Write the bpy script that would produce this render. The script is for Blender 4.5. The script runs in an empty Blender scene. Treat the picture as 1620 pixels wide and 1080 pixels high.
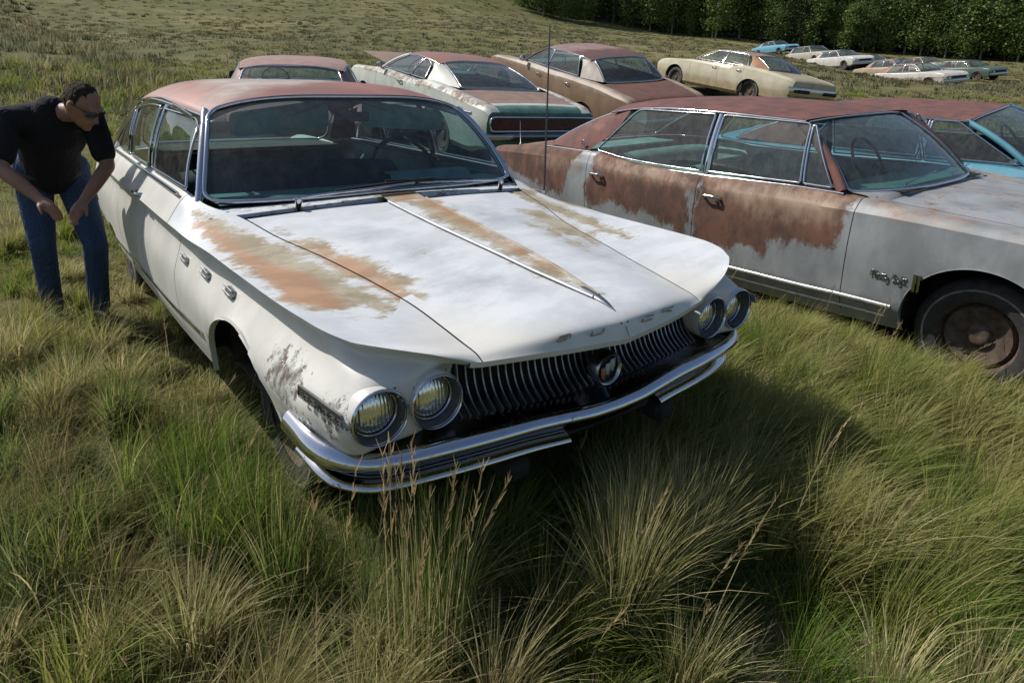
import bpy, math, random
import numpy as np
from mathutils import Vector, Matrix
random.seed(7); rng = np.random.default_rng(11)
S = bpy.context.scene; COL = S.collection
R = math.radians

# ---------------------------------------------------------------- camera
CAM_LOC = (-1.4798, -1.3523, 1.5512); YAW, PITCH, ROLL = 0.64981, -0.31497, 0.02468
fw = Vector((math.cos(PITCH)*math.sin(YAW), math.cos(PITCH)*math.cos(YAW), math.sin(PITCH)))
r0 = Vector((math.cos(YAW), -math.sin(YAW), 0)); u0 = r0.cross(fw)
rr = math.cos(ROLL)*r0 + math.sin(ROLL)*u0; uu = -math.sin(ROLL)*r0 + math.cos(ROLL)*u0
cam_d = bpy.data.cameras.new('camera'); cam = bpy.data.objects.new('camera', cam_d); COL.objects.link(cam)
m = Matrix((rr, uu, -fw)).transposed().to_4x4(); m.translation = Vector(CAM_LOC); cam.matrix_world = m
cam_d.sensor_width = 36; cam_d.lens = 1034.3*36/1620; cam_d.shift_x = 0.002; cam_d.shift_y = -0.0491
cam_d.clip_start = 0.05; cam_d.clip_end = 2000
S.camera = cam

# ---------------------------------------------------------------- light
LD = Vector((0.50, -0.87, 0)).normalized()          # where sunlight travels, on the ground plan
SUN_EL = R(46)
ldir = Vector((LD.x*math.cos(SUN_EL), LD.y*math.cos(SUN_EL), -math.sin(SUN_EL)))
sd = bpy.data.lights.new('sun', 'SUN'); sd.energy = 4.3; sd.angle = R(0.55); sd.color = (1.0, 0.95, 0.87)
sun = bpy.data.objects.new('sun', sd); COL.objects.link(sun)
sun.rotation_euler = ldir.to_track_quat('-Z', 'Y').to_euler()
W = bpy.data.worlds.new('World'); S.world = W; W.use_nodes = True
wn = W.node_tree.nodes; wl = W.node_tree.links
sky = wn.new('ShaderNodeTexSky'); sky.sky_type = 'NISHITA'; sky.sun_disc = False
sky.sun_elevation = SUN_EL; sky.sun_rotation = math.atan2(-LD.x, -LD.y)
sky.air_density = 1.0; sky.dust_density = 1.5; sky.ozone_density = 1.2
wn['Background'].inputs[1].default_value = 0.085
wl.new(sky.outputs[0], wn['Background'].inputs[0])
S.view_settings.view_transform = 'Standard'; S.view_settings.look = 'None'
S.view_settings.exposure = 0.25; S.view_settings.gamma = 1
S.cycles.max_bounces = 8; S.cycles.transparent_max_bounces = 24; S.cycles.use_denoising = True
S.cycles.caustics_reflective = False; S.cycles.caustics_refractive = False

# ---------------------------------------------------------------- object helpers
def thing(name, label, cat, loc=(0, 0, 0), rot=(0, 0, 0), group=None):
    o = bpy.data.objects.new(name, None); COL.objects.link(o)
    o.empty_display_size = .2; o.location = loc; o.rotation_euler = rot
    tag(o, label, cat, group); return o
def tag(o, label, cat, group=None, kind=None):
    if label: o['label'] = label
    if cat: o['category'] = cat
    if group: o['group'] = group
    if kind: o['kind'] = kind
    return o
def mesh_np(name, V, F, mat=None, parent=None, smooth=True, sharp=35, attrs=None):
    """V (n,3); F list of arrays of faces, each (k,3) or (k,4)"""
    V = np.asarray(V, np.float32).reshape(-1, 3)
    if not isinstance(F, list): F = [F]
    F = [np.asarray(f, np.int32) for f in F if len(f)]
    me = bpy.data.meshes.new(name)
    me.vertices.add(len(V)); me.vertices.foreach_set('co', V.ravel())
    nl = sum(f.size for f in F); npoly = sum(len(f) for f in F)
    me.loops.add(nl); me.polygons.add(npoly)
    me.loops.foreach_set('vertex_index', np.concatenate([f.ravel() for f in F]) if F else [])
    tot = np.concatenate([np.full(len(f), f.shape[1], np.int32) for f in F]) if F else np.zeros(0, np.int32)
    st = np.concatenate([[0], np.cumsum(tot)[:-1]]).astype(np.int32) if len(tot) else tot
    me.polygons.foreach_set('loop_start', st)
    me.update(calc_edges=True); me.validate()
    if smooth:
        me.polygons.foreach_set('use_smooth', np.ones(len(me.polygons), bool))
        if sharp: me.set_sharp_from_angle(angle=R(sharp))
    if attrs:
        for k, a in attrs.items():
            a = np.asarray(a, np.float32)
            if a.ndim == 1:
                at = me.attributes.new(k, 'FLOAT', 'POINT'); at.data.foreach_set('value', a)
            else:
                at = me.attributes.new(k, 'FLOAT_COLOR', 'POINT'); at.data.foreach_set('color', a.ravel())
    if mat: me.materials.append(mat)
    o = bpy.data.objects.new(name, me); COL.objects.link(o)
    if parent: o.parent = parent
    return o
class MB:
    """collects shapes into one mesh"""
    def __init__(s): s.v = []; s.q = []; s.t = []; s.n = 0
    def add(s, V, Q=(), T=()):
        V = np.asarray(V, float).reshape(-1, 3)
        if len(Q): s.q.append(np.asarray(Q)+s.n)
        if len(T): s.t.append(np.asarray(T)+s.n)
        s.v.append(V); s.n += len(V); return s
    def grid(s, G, close_u=False, close_v=False):
        G = np.asarray(G, float); a, b = G.shape[:2]; I = np.arange(a*b).reshape(a, b)
        if close_u: I = np.vstack([I, I[:1]])
        if close_v: I = np.hstack([I, I[:, :1]])
        Q = np.stack([I[:-1, :-1], I[1:, :-1], I[1:, 1:], I[:-1, 1:]], -1).reshape(-1, 4)
        return s.add(G, Q)
    def box(s, c, d, Rz=0, bev=0):
        c = np.array(c, float); d = np.array(d, float)/2
        b = min(bev, min(d)*.8)
        if b <= 0:
            P = np.array([[x, y, z] for x in (-1, 1) for y in (-1, 1) for z in (-1, 1)], float)*d
            Q = [[0, 1, 3, 2], [4, 6, 7, 5], [0, 4, 5, 1], [2, 3, 7, 6], [0, 2, 6, 4], [1, 5, 7, 3]]
            T = []
        else:
            P = []; idx = {}
            for x in (-1, 1):
                for y in (-1, 1):
                    for z in (-1, 1):
                        for ax in range(3):
                            p = np.array([x, y, z], float)*(d-b); p[ax] = np.array([x, y, z])[ax]*d[ax]
                            idx[(x, y, z, ax)] = len(P); P.append(p)
            Q = []; T = []
            for ax in range(3):
                o1, o2 = [(1, 2), (2, 0), (0, 1)][ax]
                for sg in (-1, 1):
                    f = []
                    for a, c2 in ((-1, -1), (1, -1), (1, 1), (-1, 1)):
                        k = [0, 0, 0]; k[ax] = sg; k[o1] = a; k[o2] = c2; f.append(idx[(*k, ax)])
                    Q.append(f if sg > 0 else f[::-1])
                for a in (-1, 1):
                    for c2 in (-1, 1):
                        k0 = [0, 0, 0]; k0[o1] = a; k0[o2] = c2; k1 = list(k0); k0[ax] = -1; k1[ax] = 1
                        Q.append([idx[(*k0, o1)], idx[(*k1, o1)], idx[(*k1, o2)], idx[(*k0, o2)]])
            for x in (-1, 1):
                for y in (-1, 1):
                    for z in (-1, 1): T.append([idx[(x, y, z, 0)], idx[(x, y, z, 1)], idx[(x, y, z, 2)]])
            P = np.array(P)
        if Rz:
            cc, ss = math.cos(Rz), math.sin(Rz); P = P @ np.array([[cc, ss, 0], [-ss, cc, 0], [0, 0, 1]])
        return s.add(P+c, Q, T)
    def tube(s, path, r, n=8, closed=False, r2=None, up=(0, 0, 1), cap=True):
        """sweep an ellipse (r sideways, r2 along 'up') along a path; r may vary"""
        P = np.asarray(path, float); m_ = len(P); r = np.broadcast_to(np.asarray(r, float), (m_,)).copy()
        r2 = r if r2 is None else np.broadcast_to(np.asarray(r2, float), (m_,))
        if closed: T = np.roll(P, -1, 0)-np.roll(P, 1, 0)
        else: T = np.gradient(P, axis=0)
        T /= np.linalg.norm(T, axis=1)[:, None]+1e-9
        U = np.broadcast_to(np.array(up, float), P.shape).copy()
        bad = np.abs((T*U).sum(1)) > .97; U[bad] = np.array([0.3, 1, 0.1])
        X = np.cross(T, U); X /= np.linalg.norm(X, axis=1)[:, None]; Y = np.cross(X, T)
        a = np.linspace(0, 2*np.pi, n, endpoint=False)
        G = P[:, None]+X[:, None]*np.cos(a)[None, :, None]*r[:, None, None]+Y[:, None]*np.sin(a)[None, :, None]*r2[:, None, None]
        self_n = s.n; s.grid(G, close_u=closed, close_v=True)
        if cap and not closed:
            for k in (0, m_-1):
                c = s.n; s.add(P[k:k+1]); ring = self_n+k*n+np.arange(n)
                s.t.append(np.stack([ring, np.roll(ring, -1), np.full(n, c)], 1))
        return s
    def lathe(s, prof, axis_p, axis_d, n=24):
        """prof: (r, h) pairs along axis_d from axis_p"""
        d = np.array(axis_d, float); d /= np.linalg.norm(d)
        a = np.array([0, 0, 1.]) if abs(d[2]) < .9 else np.array([1., 0, 0]); X = np.cross(d, a); X /= np.linalg.norm(X); Y = np.cross(d, X)
        t = np.linspace(0, 2*np.pi, n, endpoint=False)
        G = np.array([[np.array(axis_p)+d*h+r*(X*math.cos(b)+Y*math.sin(b)) for b in t] for r, h in prof])
        return s.grid(G, close_v=True)
    def build(s, name, mat, parent=None, smooth=True, sharp=62, attrs=None, solid=0):
        V = np.concatenate(s.v) if s.v else np.zeros((0, 3))
        F = []
        if s.q: F.append(np.concatenate(s.q))
        if s.t: F.append(np.concatenate(s.t))
        return mesh_np(name, V, F, mat, parent, smooth, sharp, attrs)
def pchip(xk, yk, x):
    """monotone cubic through keys; yk (n,...) """
    xk = np.asarray(xk, float); yk = np.asarray(yk, float); x = np.asarray(x, float)
    if len(xk) == 2:
        t = ((x-xk[0])/(xk[1]-xk[0])).reshape((-1,)+(1,)*(yk.ndim-1)); return yk[0]*(1-t)+yk[1]*t
    h = np.diff(xk).reshape((-1,)+(1,)*(yk.ndim-1)); dl = np.diff(yk, axis=0)/h
    d = np.zeros_like(yk); w1 = 2*h[1:]+h[:-1]; w2 = h[1:]+2*h[:-1]
    with np.errstate(all='ignore'):
        hm = (w1+w2)/(w1/dl[:-1]+w2/dl[1:])
    ok = (dl[:-1]*dl[1:]) > 0; d[1:-1] = np.where(ok, np.nan_to_num(hm), 0); d[0] = dl[0]; d[-1] = dl[-1]
    i = np.clip(np.searchsorted(xk, x, side='right')-1, 0, len(xk)-2)
    hh = h[i]; t = ((x-xk[i])/(xk[i+1]-xk[i])).reshape((-1,)+(1,)*(yk.ndim-1))
    return ((1+2*t)*(1-t)**2*yk[i]+t*(1-t)**2*hh*d[i]+t*t*(3-2*t)*yk[i+1]+t*t*(t-1)*hh*d[i+1])
def catmull(xk, yk, x):
    xk = np.asarray(xk, float); yk = np.asarray(yk, float); x = np.asarray(x, float)
    sh = (-1,)+(1,)*(yk.ndim-1)
    h = np.diff(xk).reshape(sh); dl = np.diff(yk, axis=0)/h
    d = np.zeros_like(yk); d[0] = dl[0]; d[-1] = dl[-1]
    if len(xk) > 2: d[1:-1] = (dl[:-1]*h[1:]+dl[1:]*h[:-1])/(h[1:]+h[:-1])
    i = np.clip(np.searchsorted(xk, x, side='right')-1, 0, len(xk)-2)
    hh = h[i]; t = ((x-xk[i])/(xk[i+1]-xk[i])).reshape(sh)
    return ((1+2*t)*(1-t)**2*yk[i]+t*(1-t)**2*hh*d[i]+t*t*(3-2*t)*yk[i+1]+t*t*(t-1)*hh*d[i+1])
def curve(pts, n):
    P = np.asarray(pts, float); L = np.r_[0, np.cumsum(np.linalg.norm(np.diff(P, axis=0), axis=1))]
    return catmull(L, P, np.linspace(0, L[-1], n))
def rounded_poly(P, r, n=5):
    """2-D polygon with rounded corners"""
    P = np.asarray(P, float); out = []; N = len(P); rs = np.broadcast_to(np.asarray(r, float), (N,))
    for i in range(N):
        a, b, c = P[i-1], P[i], P[(i+1) % N]; u = a-b; v = c-b; lu, lv = np.linalg.norm(u), np.linalg.norm(v)
        k = min(rs[i], lu*.48, lv*.48); p0 = b+u/lu*k; p1 = b+v/lv*k
        if k < 1e-4: out.append(b); continue
        for t in np.linspace(0, 1, n): out.append((1-t)**2*p0+2*t*(1-t)*b+t*t*p1)
    return np.array(out)
def densify(P, step, closed=True):
    P = np.asarray(P, float); Q = np.vstack([P, P[:1]]) if closed else P; out = []
    for a, b in zip(Q[:-1], Q[1:]):
        n = max(1, int(np.linalg.norm(b-a)/step)); out += [a+(b-a)*k/n for k in range(n)]
    if not closed: out.append(Q[-1])
    return np.array(out)
def sheet(mb, O, f, rings=6):
    """fill a closed 2-D outline O by rings toward its centre and map through f(array n,2)->(n,3)"""
    O = np.asarray(O, float); c = O.mean(0); G = [f(c+(O-c)*k/rings) for k in range(rings, 0, -1)]
    n0 = mb.n; mb.grid(np.array(G), close_v=True); ci = mb.n; mb.add(f(c[None]))
    ring = n0+(rings-1)*len(O)+np.arange(len(O)); mb.t.append(np.stack([np.roll(ring, -1), ring, np.full(len(O), ci)], 1))
def sd_poly(P, X, Y):
    """signed distance to polygon, positive inside"""
    P = np.asarray(P, float); d = np.full(X.shape, 1e9); ins = np.zeros(X.shape, bool)
    for i in range(len(P)):
        a, b = P[i-1], P[i]; e = b-a; wx, wy = X-a[0], Y-a[1]
        t = np.clip((wx*e[0]+wy*e[1])/(e@e+1e-12), 0, 1); d = np.minimum(d, (wx-e[0]*t)**2+(wy-e[1]*t)**2)
        c1 = (a[1] > Y) != (b[1] > Y)
        with np.errstate(all='ignore'): xi = (b[0]-a[0])*(Y-a[1])/(b[1]-a[1]+1e-20)+a[0]
        ins ^= c1 & (X < xi)
    d = np.sqrt(d); return np.where(ins, d, -d)
def polys(ps, X, Y):
    o = np.full(X.shape, -.4)
    for p in ps: o = np.maximum(o, sd_poly(p, X, Y))
    return np.clip(o, -.4, .4)

# ---------------------------------------------------------------- materials
class NT:
    def __init__(s, name):
        s.m = bpy.data.materials.new(name); s.m.use_nodes = True; s.n = s.m.node_tree.nodes; s.l = s.m.node_tree.links
        s.b = s.n['Principled BSDF']; s.out = s.n['Material Output']
    def new(s, t, **k):
        n = s.n.new(t)
        for a, v in k.items(): setattr(n, a, v)
        return n
    def lk(s, a, b): s.l.new(a, b)
    def coord(s, scale=(1, 1, 1)):
        c = s.new('ShaderNodeTexCoord'); mp = s.new('ShaderNodeMapping'); mp.inputs['Scale'].default_value = scale
        s.lk(c.outputs['Object'], mp.inputs[0]); return mp.outputs[0]
    def noise(s, scale=5, detail=6, rough=.6, vec=None, sc=(1, 1, 1), dist=0):
        n = s.new('ShaderNodeTexNoise'); n.inputs['Scale'].default_value = scale; n.inputs['Detail'].default_value = detail
        n.inputs['Roughness'].default_value = rough; n.inputs['Distortion'].default_value = dist
        s.lk(vec or s.coord(sc), n.inputs['Vector']); return n.outputs['Fac']
    def ramp(s, f, a, b, inv=False):
        n = s.new('ShaderNodeMapRange'); n.interpolation_type = 'SMOOTHSTEP'; n.inputs[1].default_value = a; n.inputs[2].default_value = b
        if inv: n.inputs[3].default_value = 1; n.inputs[4].default_value = 0
        s.lk(f, n.inputs[0]); return n.outputs[0]
    def math(s, op, a, b=None):
        n = s.new('ShaderNodeMath', operation=op)
        for i, v in enumerate((a, b)):
            if v is None: continue
            if isinstance(v, (int, float)): n.inputs[i].default_value = v
            else: s.lk(v, n.inputs[i])
        return n.outputs[0]
    def mix(s, f, a, b):
        n = s.new('ShaderNodeMix', data_type='RGBA')
        if isinstance(f, (int, float)): n.inputs[0].default_value = f
        else: s.lk(f, n.inputs[0])
        for i, v in ((6, a), (7, b)):
            if isinstance(v, tuple): n.inputs[i].default_value = (*v, 1) if len(v) == 3 else v
            else: s.lk(v, n.inputs[i])
        return n.outputs[2]
    def attr(s, name):
        n = s.new('ShaderNodeAttribute'); n.attribute_name = name; return n
    def bump(s, h, strength=.3, dist=.01):
        n = s.new('ShaderNodeBump'); n.inputs['Strength'].default_value = strength; n.inputs['Distance'].default_value = dist
        s.lk(h, n.inputs['Height']); s.lk(n.outputs[0], s.b.inputs['Normal'])
    def set(s, **k):
        for a, v in k.items():
            i = s.b.inputs[{'col': 'Base Color', 'rough': 'Roughness', 'metal': 'Metallic', 'spec': 'Specular IOR Level', 'coat': 'Coat Weight', 'coatr': 'Coat Roughness', 'alpha': 'Alpha'}[a]]
            if isinstance(v, (int, float)): i.default_value = v
            elif isinstance(v, tuple): i.default_value = (*v, 1)
            else: s.lk(v, i)
        return s.m
def plain(name, col, rough=.6, metal=0, spec=.5, var=.25, scale=12, bump=0):
    t = NT(name); n = t.noise(scale, 5, .6)
    c2 = tuple(c*(1-var) for c in col); c1 = tuple(min(1, c*(1+var*.5)) for c in col)
    t.set(col=t.mix(t.ramp(n, .3, .7), c2, c1), rough=rough, metal=metal, spec=spec)
    if bump: t.bump(n, bump, .004)
    return t.m
def chrome_mat(name, col=(.62, .63, .66), rough=.12, pit=.35, pitcol=(.16, .11, .08)):
    t = NT(name); n = t.noise(60, 6, .75); n2 = t.noise(7, 5, .65)
    p = t.math('MULTIPLY', t.ramp(n, .57, .66), t.ramp(n2, .5-pit*.1, .62)); sm = t.noise(9, 4, .6)
    t.set(col=t.mix(p, col, pitcol), metal=t.math('SUBTRACT', 1.0, t.math('MULTIPLY', p, .8)), rough=t.math('ADD', t.math('MULTIPLY', sm, rough*1.3), t.math('MULTIPLY', p, .5)))
    t.bump(sm, .05, .01); return t.m
def paint_mat(name, base, layers, rough=.45, coat=0, metal=0, streak=(1, 1, 1), spec=.5, grime=.25):
    """base: (colour a, colour b); layers: (attr, colour a, colour b, noise amp, softness, roughness, noise scale)"""
    t = NT(name); n = t.noise(3.2, 8, .62, sc=streak); n2 = t.noise(24, 8, .7, sc=streak)
    col = t.mix(t.ramp(n, .35, .65), base[0], base[1])
    r = t.math('ADD', rough, t.math('MULTIPLY', n, .1)); met = metal
    for (at, ca, cb, amp, soft, lr, ns) in layers:
        a = t.attr(at).outputs['Fac']; q = t.noise(ns, 9, .68, sc=streak)
        q3 = t.noise(ns*5, 5, .7, sc=streak)
        s_ = t.math('ADD', a, t.math('MULTIPLY', t.math('ADD', t.math('SUBTRACT', q, .5), t.math('MULTIPLY', t.math('SUBTRACT', q3, .5), .5)), amp*2))
        f = t.ramp(s_, -soft, soft); lc = t.mix(t.ramp(t.noise(ns*.7+3, 7, .65, sc=streak), .38, .62), ca, cb)
        col = t.mix(f, col, lc)
        mm = t.new('ShaderNodeMix'); t.lk(f, mm.inputs[0]); t.lk(r, mm.inputs[2]); mm.inputs[3].default_value = lr; r = mm.outputs[0]
        if metal or not isinstance(met, (int, float)):
            m2 = t.new('ShaderNodeMix'); t.lk(f, m2.inputs[0])
            if isinstance(met, (int, float)): m2.inputs[2].default_value = met
            else: t.lk(met, m2.inputs[2])
            m2.inputs[3].default_value = 0; met = m2.outputs[0]
    g = t.math('MULTIPLY', t.ramp(n2, .5, .85), grime)
    col = t.mix(g, col, (.12, .10, .075))
    t.set(col=col, rough=r, metal=met, spec=spec, coat=coat, coatr=.15); t.bump(n2, .06, .004); return t.m
def glass_mat(name, tint=(.62, .78, .76), dirt_haze=.12, refl=.9):
    t = NT(name); tr = t.new('ShaderNodeBsdfTransparent'); tr.inputs[0].default_value = (*tint, 1)
    gl = t.new('ShaderNodeBsdfGlossy'); gl.inputs['Roughness'].default_value = .03; gl.inputs['Color'].default_value = (refl, refl, refl, 1)
    fr = t.new('ShaderNodeLayerWeight'); fr.inputs[0].default_value = .5
    f2 = t.math('ADD', .045, t.math('MULTIPLY', t.math('POWER', fr.outputs['Facing'], 4.5), .85))
    mx = t.new('ShaderNodeMixShader'); t.lk(f2, mx.inputs[0]); t.lk(tr.outputs[0], mx.inputs[1]); t.lk(gl.outputs[0], mx.inputs[2])
    df = t.new('ShaderNodeBsdfDiffuse'); df.inputs[0].default_value = (.34, .35, .33, 1)
    n = t.noise(14, 9, .8, sc=(1, 1, .6)); dn = t.math('MULTIPLY', t.math('ADD', .35, t.ramp(n, .35, .75)), dirt_haze*.6)
    m2 = t.new('ShaderNodeMixShader'); t.lk(dn, m2.inputs[0]); t.lk(mx.outputs[0], m2.inputs[1]); t.lk(df.outputs[0], m2.inputs[2])
    t.lk(m2.outputs[0], t.out.inputs[0]); return t.m
M_CHROME = chrome_mat('chrome', (.60, .61, .64), .14)
M_CHROME_OLD = chrome_mat('worn_chrome', (.46, .46, .48), .3, .9)
M_ALU = plain('dull_aluminium', (.33, .34, .36), .42, 1, var=.3, scale=30)
M_GLASS = glass_mat('window_glass', (.66, .80, .80), .26)  # dirt film raised to paint a pale haze over the panes
M_GLASS_D = glass_mat('dusty_glass', (.64, .80, .79), .16)
M_BLACK = plain('black_rubber', (.018, .018, .02), .75, var=.4)
M_TIRE = plain('tyre_rubber', (.035, .034, .033), .85, var=.4, scale=20)
M_DARK = plain('dark_steel', (.02, .018, .016), .85, var=.4)
M_RUSTWELL = plain('rusty_inner_panel', (.045, .03, .022), .9, var=.5)
M_RUSTRIM = plain('rusty_wheel_steel', (.085, .058, .044), .8, var=.5, scale=18)
M_INT = plain('teal_vinyl', (.09, .19, .195), .6, var=.4, scale=8)
M_INT_D = plain('dark_interior_cloth', (.035, .05, .058), .85, var=.4, scale=9)
M_INT_T = plain('tan_interior_cloth', (.09, .075, .055), .85, var=.4, scale=9)
M_LINER = plain('stained_headliner', (.16, .135, .12), .9, var=.4, scale=4)
M_RED = plain('red_lens', (.22, .02, .015), .3, var=.4)
M_WALL = plain('dirty_whitewall', (.20, .19, .17), .8, var=.4)
M_TRIM = plain('bright_side_trim', (.62, .63, .65), .34, .55, var=.3, scale=25)
M_SHELL = plain('inner_body_steel', (.03, .026, .023), .9, var=.4)
# ---------------------------------------------------------------- car builder
def upsample(ctrl, uk, crease, gaps_u=(), gaps_v=(), du=.035, nv=5, eps=.0028):
    """control stations x rails -> dense half grid. returns V (nu,nv,3), u, v"""
    C = np.asarray(ctrl, float); uk = np.asarray(uk, float); nr = C.shape[1]
    us = set(np.round(np.arange(uk[0], uk[-1], du), 4)) | {float(uk[-1])}
    if du < .036: us |= set(np.round(np.arange(uk[0], .40, .0065), 4))
    us = sorted(x for x in us if all(abs(x-g) > .012 for g in gaps_u))
    for g in gaps_u: us += [g-eps, g+eps]
    us = np.array(sorted(us))
    vs = [i+k/nv for i in range(nr-1) for k in range(nv)]+[nr-1]
    ve = .014
    vs = [v for v in vs if all(abs(v-g) > 1e-6 for g in gaps_v)]
    for g in gaps_v: vs += [g-ve, g+ve]
    vs = np.array(sorted(vs))
    A = pchip(uk, C, us)                         # nu, nr, 3
    cr = [0]+sorted(crease)+[nr-1]
    out = np.zeros((len(us), len(vs), 3))
    At = A.transpose(1, 0, 2)
    for a, b in zip(cr[:-1], cr[1:]):
        sel = (vs >= a-1e-9) & (vs <= b+1e-9)
        out[:, sel] = catmull(np.arange(a, b+1), At[a:b+1], vs[sel]).transpose(1, 0, 2)
    return out, us, vs
def arch_snap(V, arches, zlim=.78):
    """push points inside a wheel opening onto its rim"""
    ins = np.zeros(V.shape[:-1], bool); V = V.copy()
    for (yc, zc, ry, rz) in arches:
        dy = (V[..., 1]-yc)/ry; dz = (V[..., 2]-zc)/rz; d = np.sqrt(dy*dy+dz*dz)
        k = (d < 1) & (np.abs(V[..., 0]) > .55) & (V[..., 2] < zlim)
        ins |= k
        s = np.where(k, 1/np.maximum(d, 1e-3), 1)
        V[..., 1] = np.where(k, yc+dy*s*ry, V[..., 1]); V[..., 2] = np.where(k, zc+dz*s*rz, V[..., 2])
    return V, ins
def split_parts(root, V, u, v, classify, mats, wear, names, arches=(), sharp=28, parents=None):
    """V full grid; classify(u,v)-> key or None per cell; builds one mesh per key"""
    V2, ins = arch_snap(V, arches)
    allin = ins[:-1, :-1] & ins[1:, :-1] & ins[1:, 1:] & ins[:-1, 1:]
    uc = (u[:-1]+u[1:])/2; vc = (v[:-1]+v[1:])/2
    key = np.empty((len(uc), len(vc)), object)
    Cc = (V[:-1, :-1]+V[1:, 1:])/2
    for i in range(len(uc)):
        for j in range(len(vc)): key[i, j] = None if allin[i, j] else classify(uc[i], vc[j], Cc[i, j])
    I = np.arange(V.shape[0]*V.shape[1]).reshape(V.shape[:2])
    Q = np.stack([I[:-1, :-1], I[1:, :-1], I[1:, 1:], I[:-1, 1:]], -1)
    out = {}
    for k in sorted({x for x in key.ravel() if x is not None}):
        q = Q[key == k]; idx, inv = np.unique(q, return_inverse=True); P = V2.reshape(-1, 3)[idx]
        nm = names.get(k, k); mt = mats.get(k, mats.get(nm, mats.get('body')))
        out[k] = mesh_np(nm, P, inv.reshape(-1, 4), mt, parents.get(k, root) if parents else root, True, sharp, wear(nm, P[:, 0], P[:, 1], P[:, 2]) if wear else None)
    return out
def mirror_full(V, v):
    M_ = V[:, ::-1].copy(); M_[..., 0] *= -1
    return np.concatenate([M_, V[:, 1:]], 1), np.concatenate([-v[::-1], v[1:]])
def grid_normals(G):
    du = np.gradient(G, axis=0); dv = np.gradient(G, axis=1); n = np.cross(du, dv); n /= np.linalg.norm(n, axis=2)[..., None]+1e-9; return n

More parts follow.
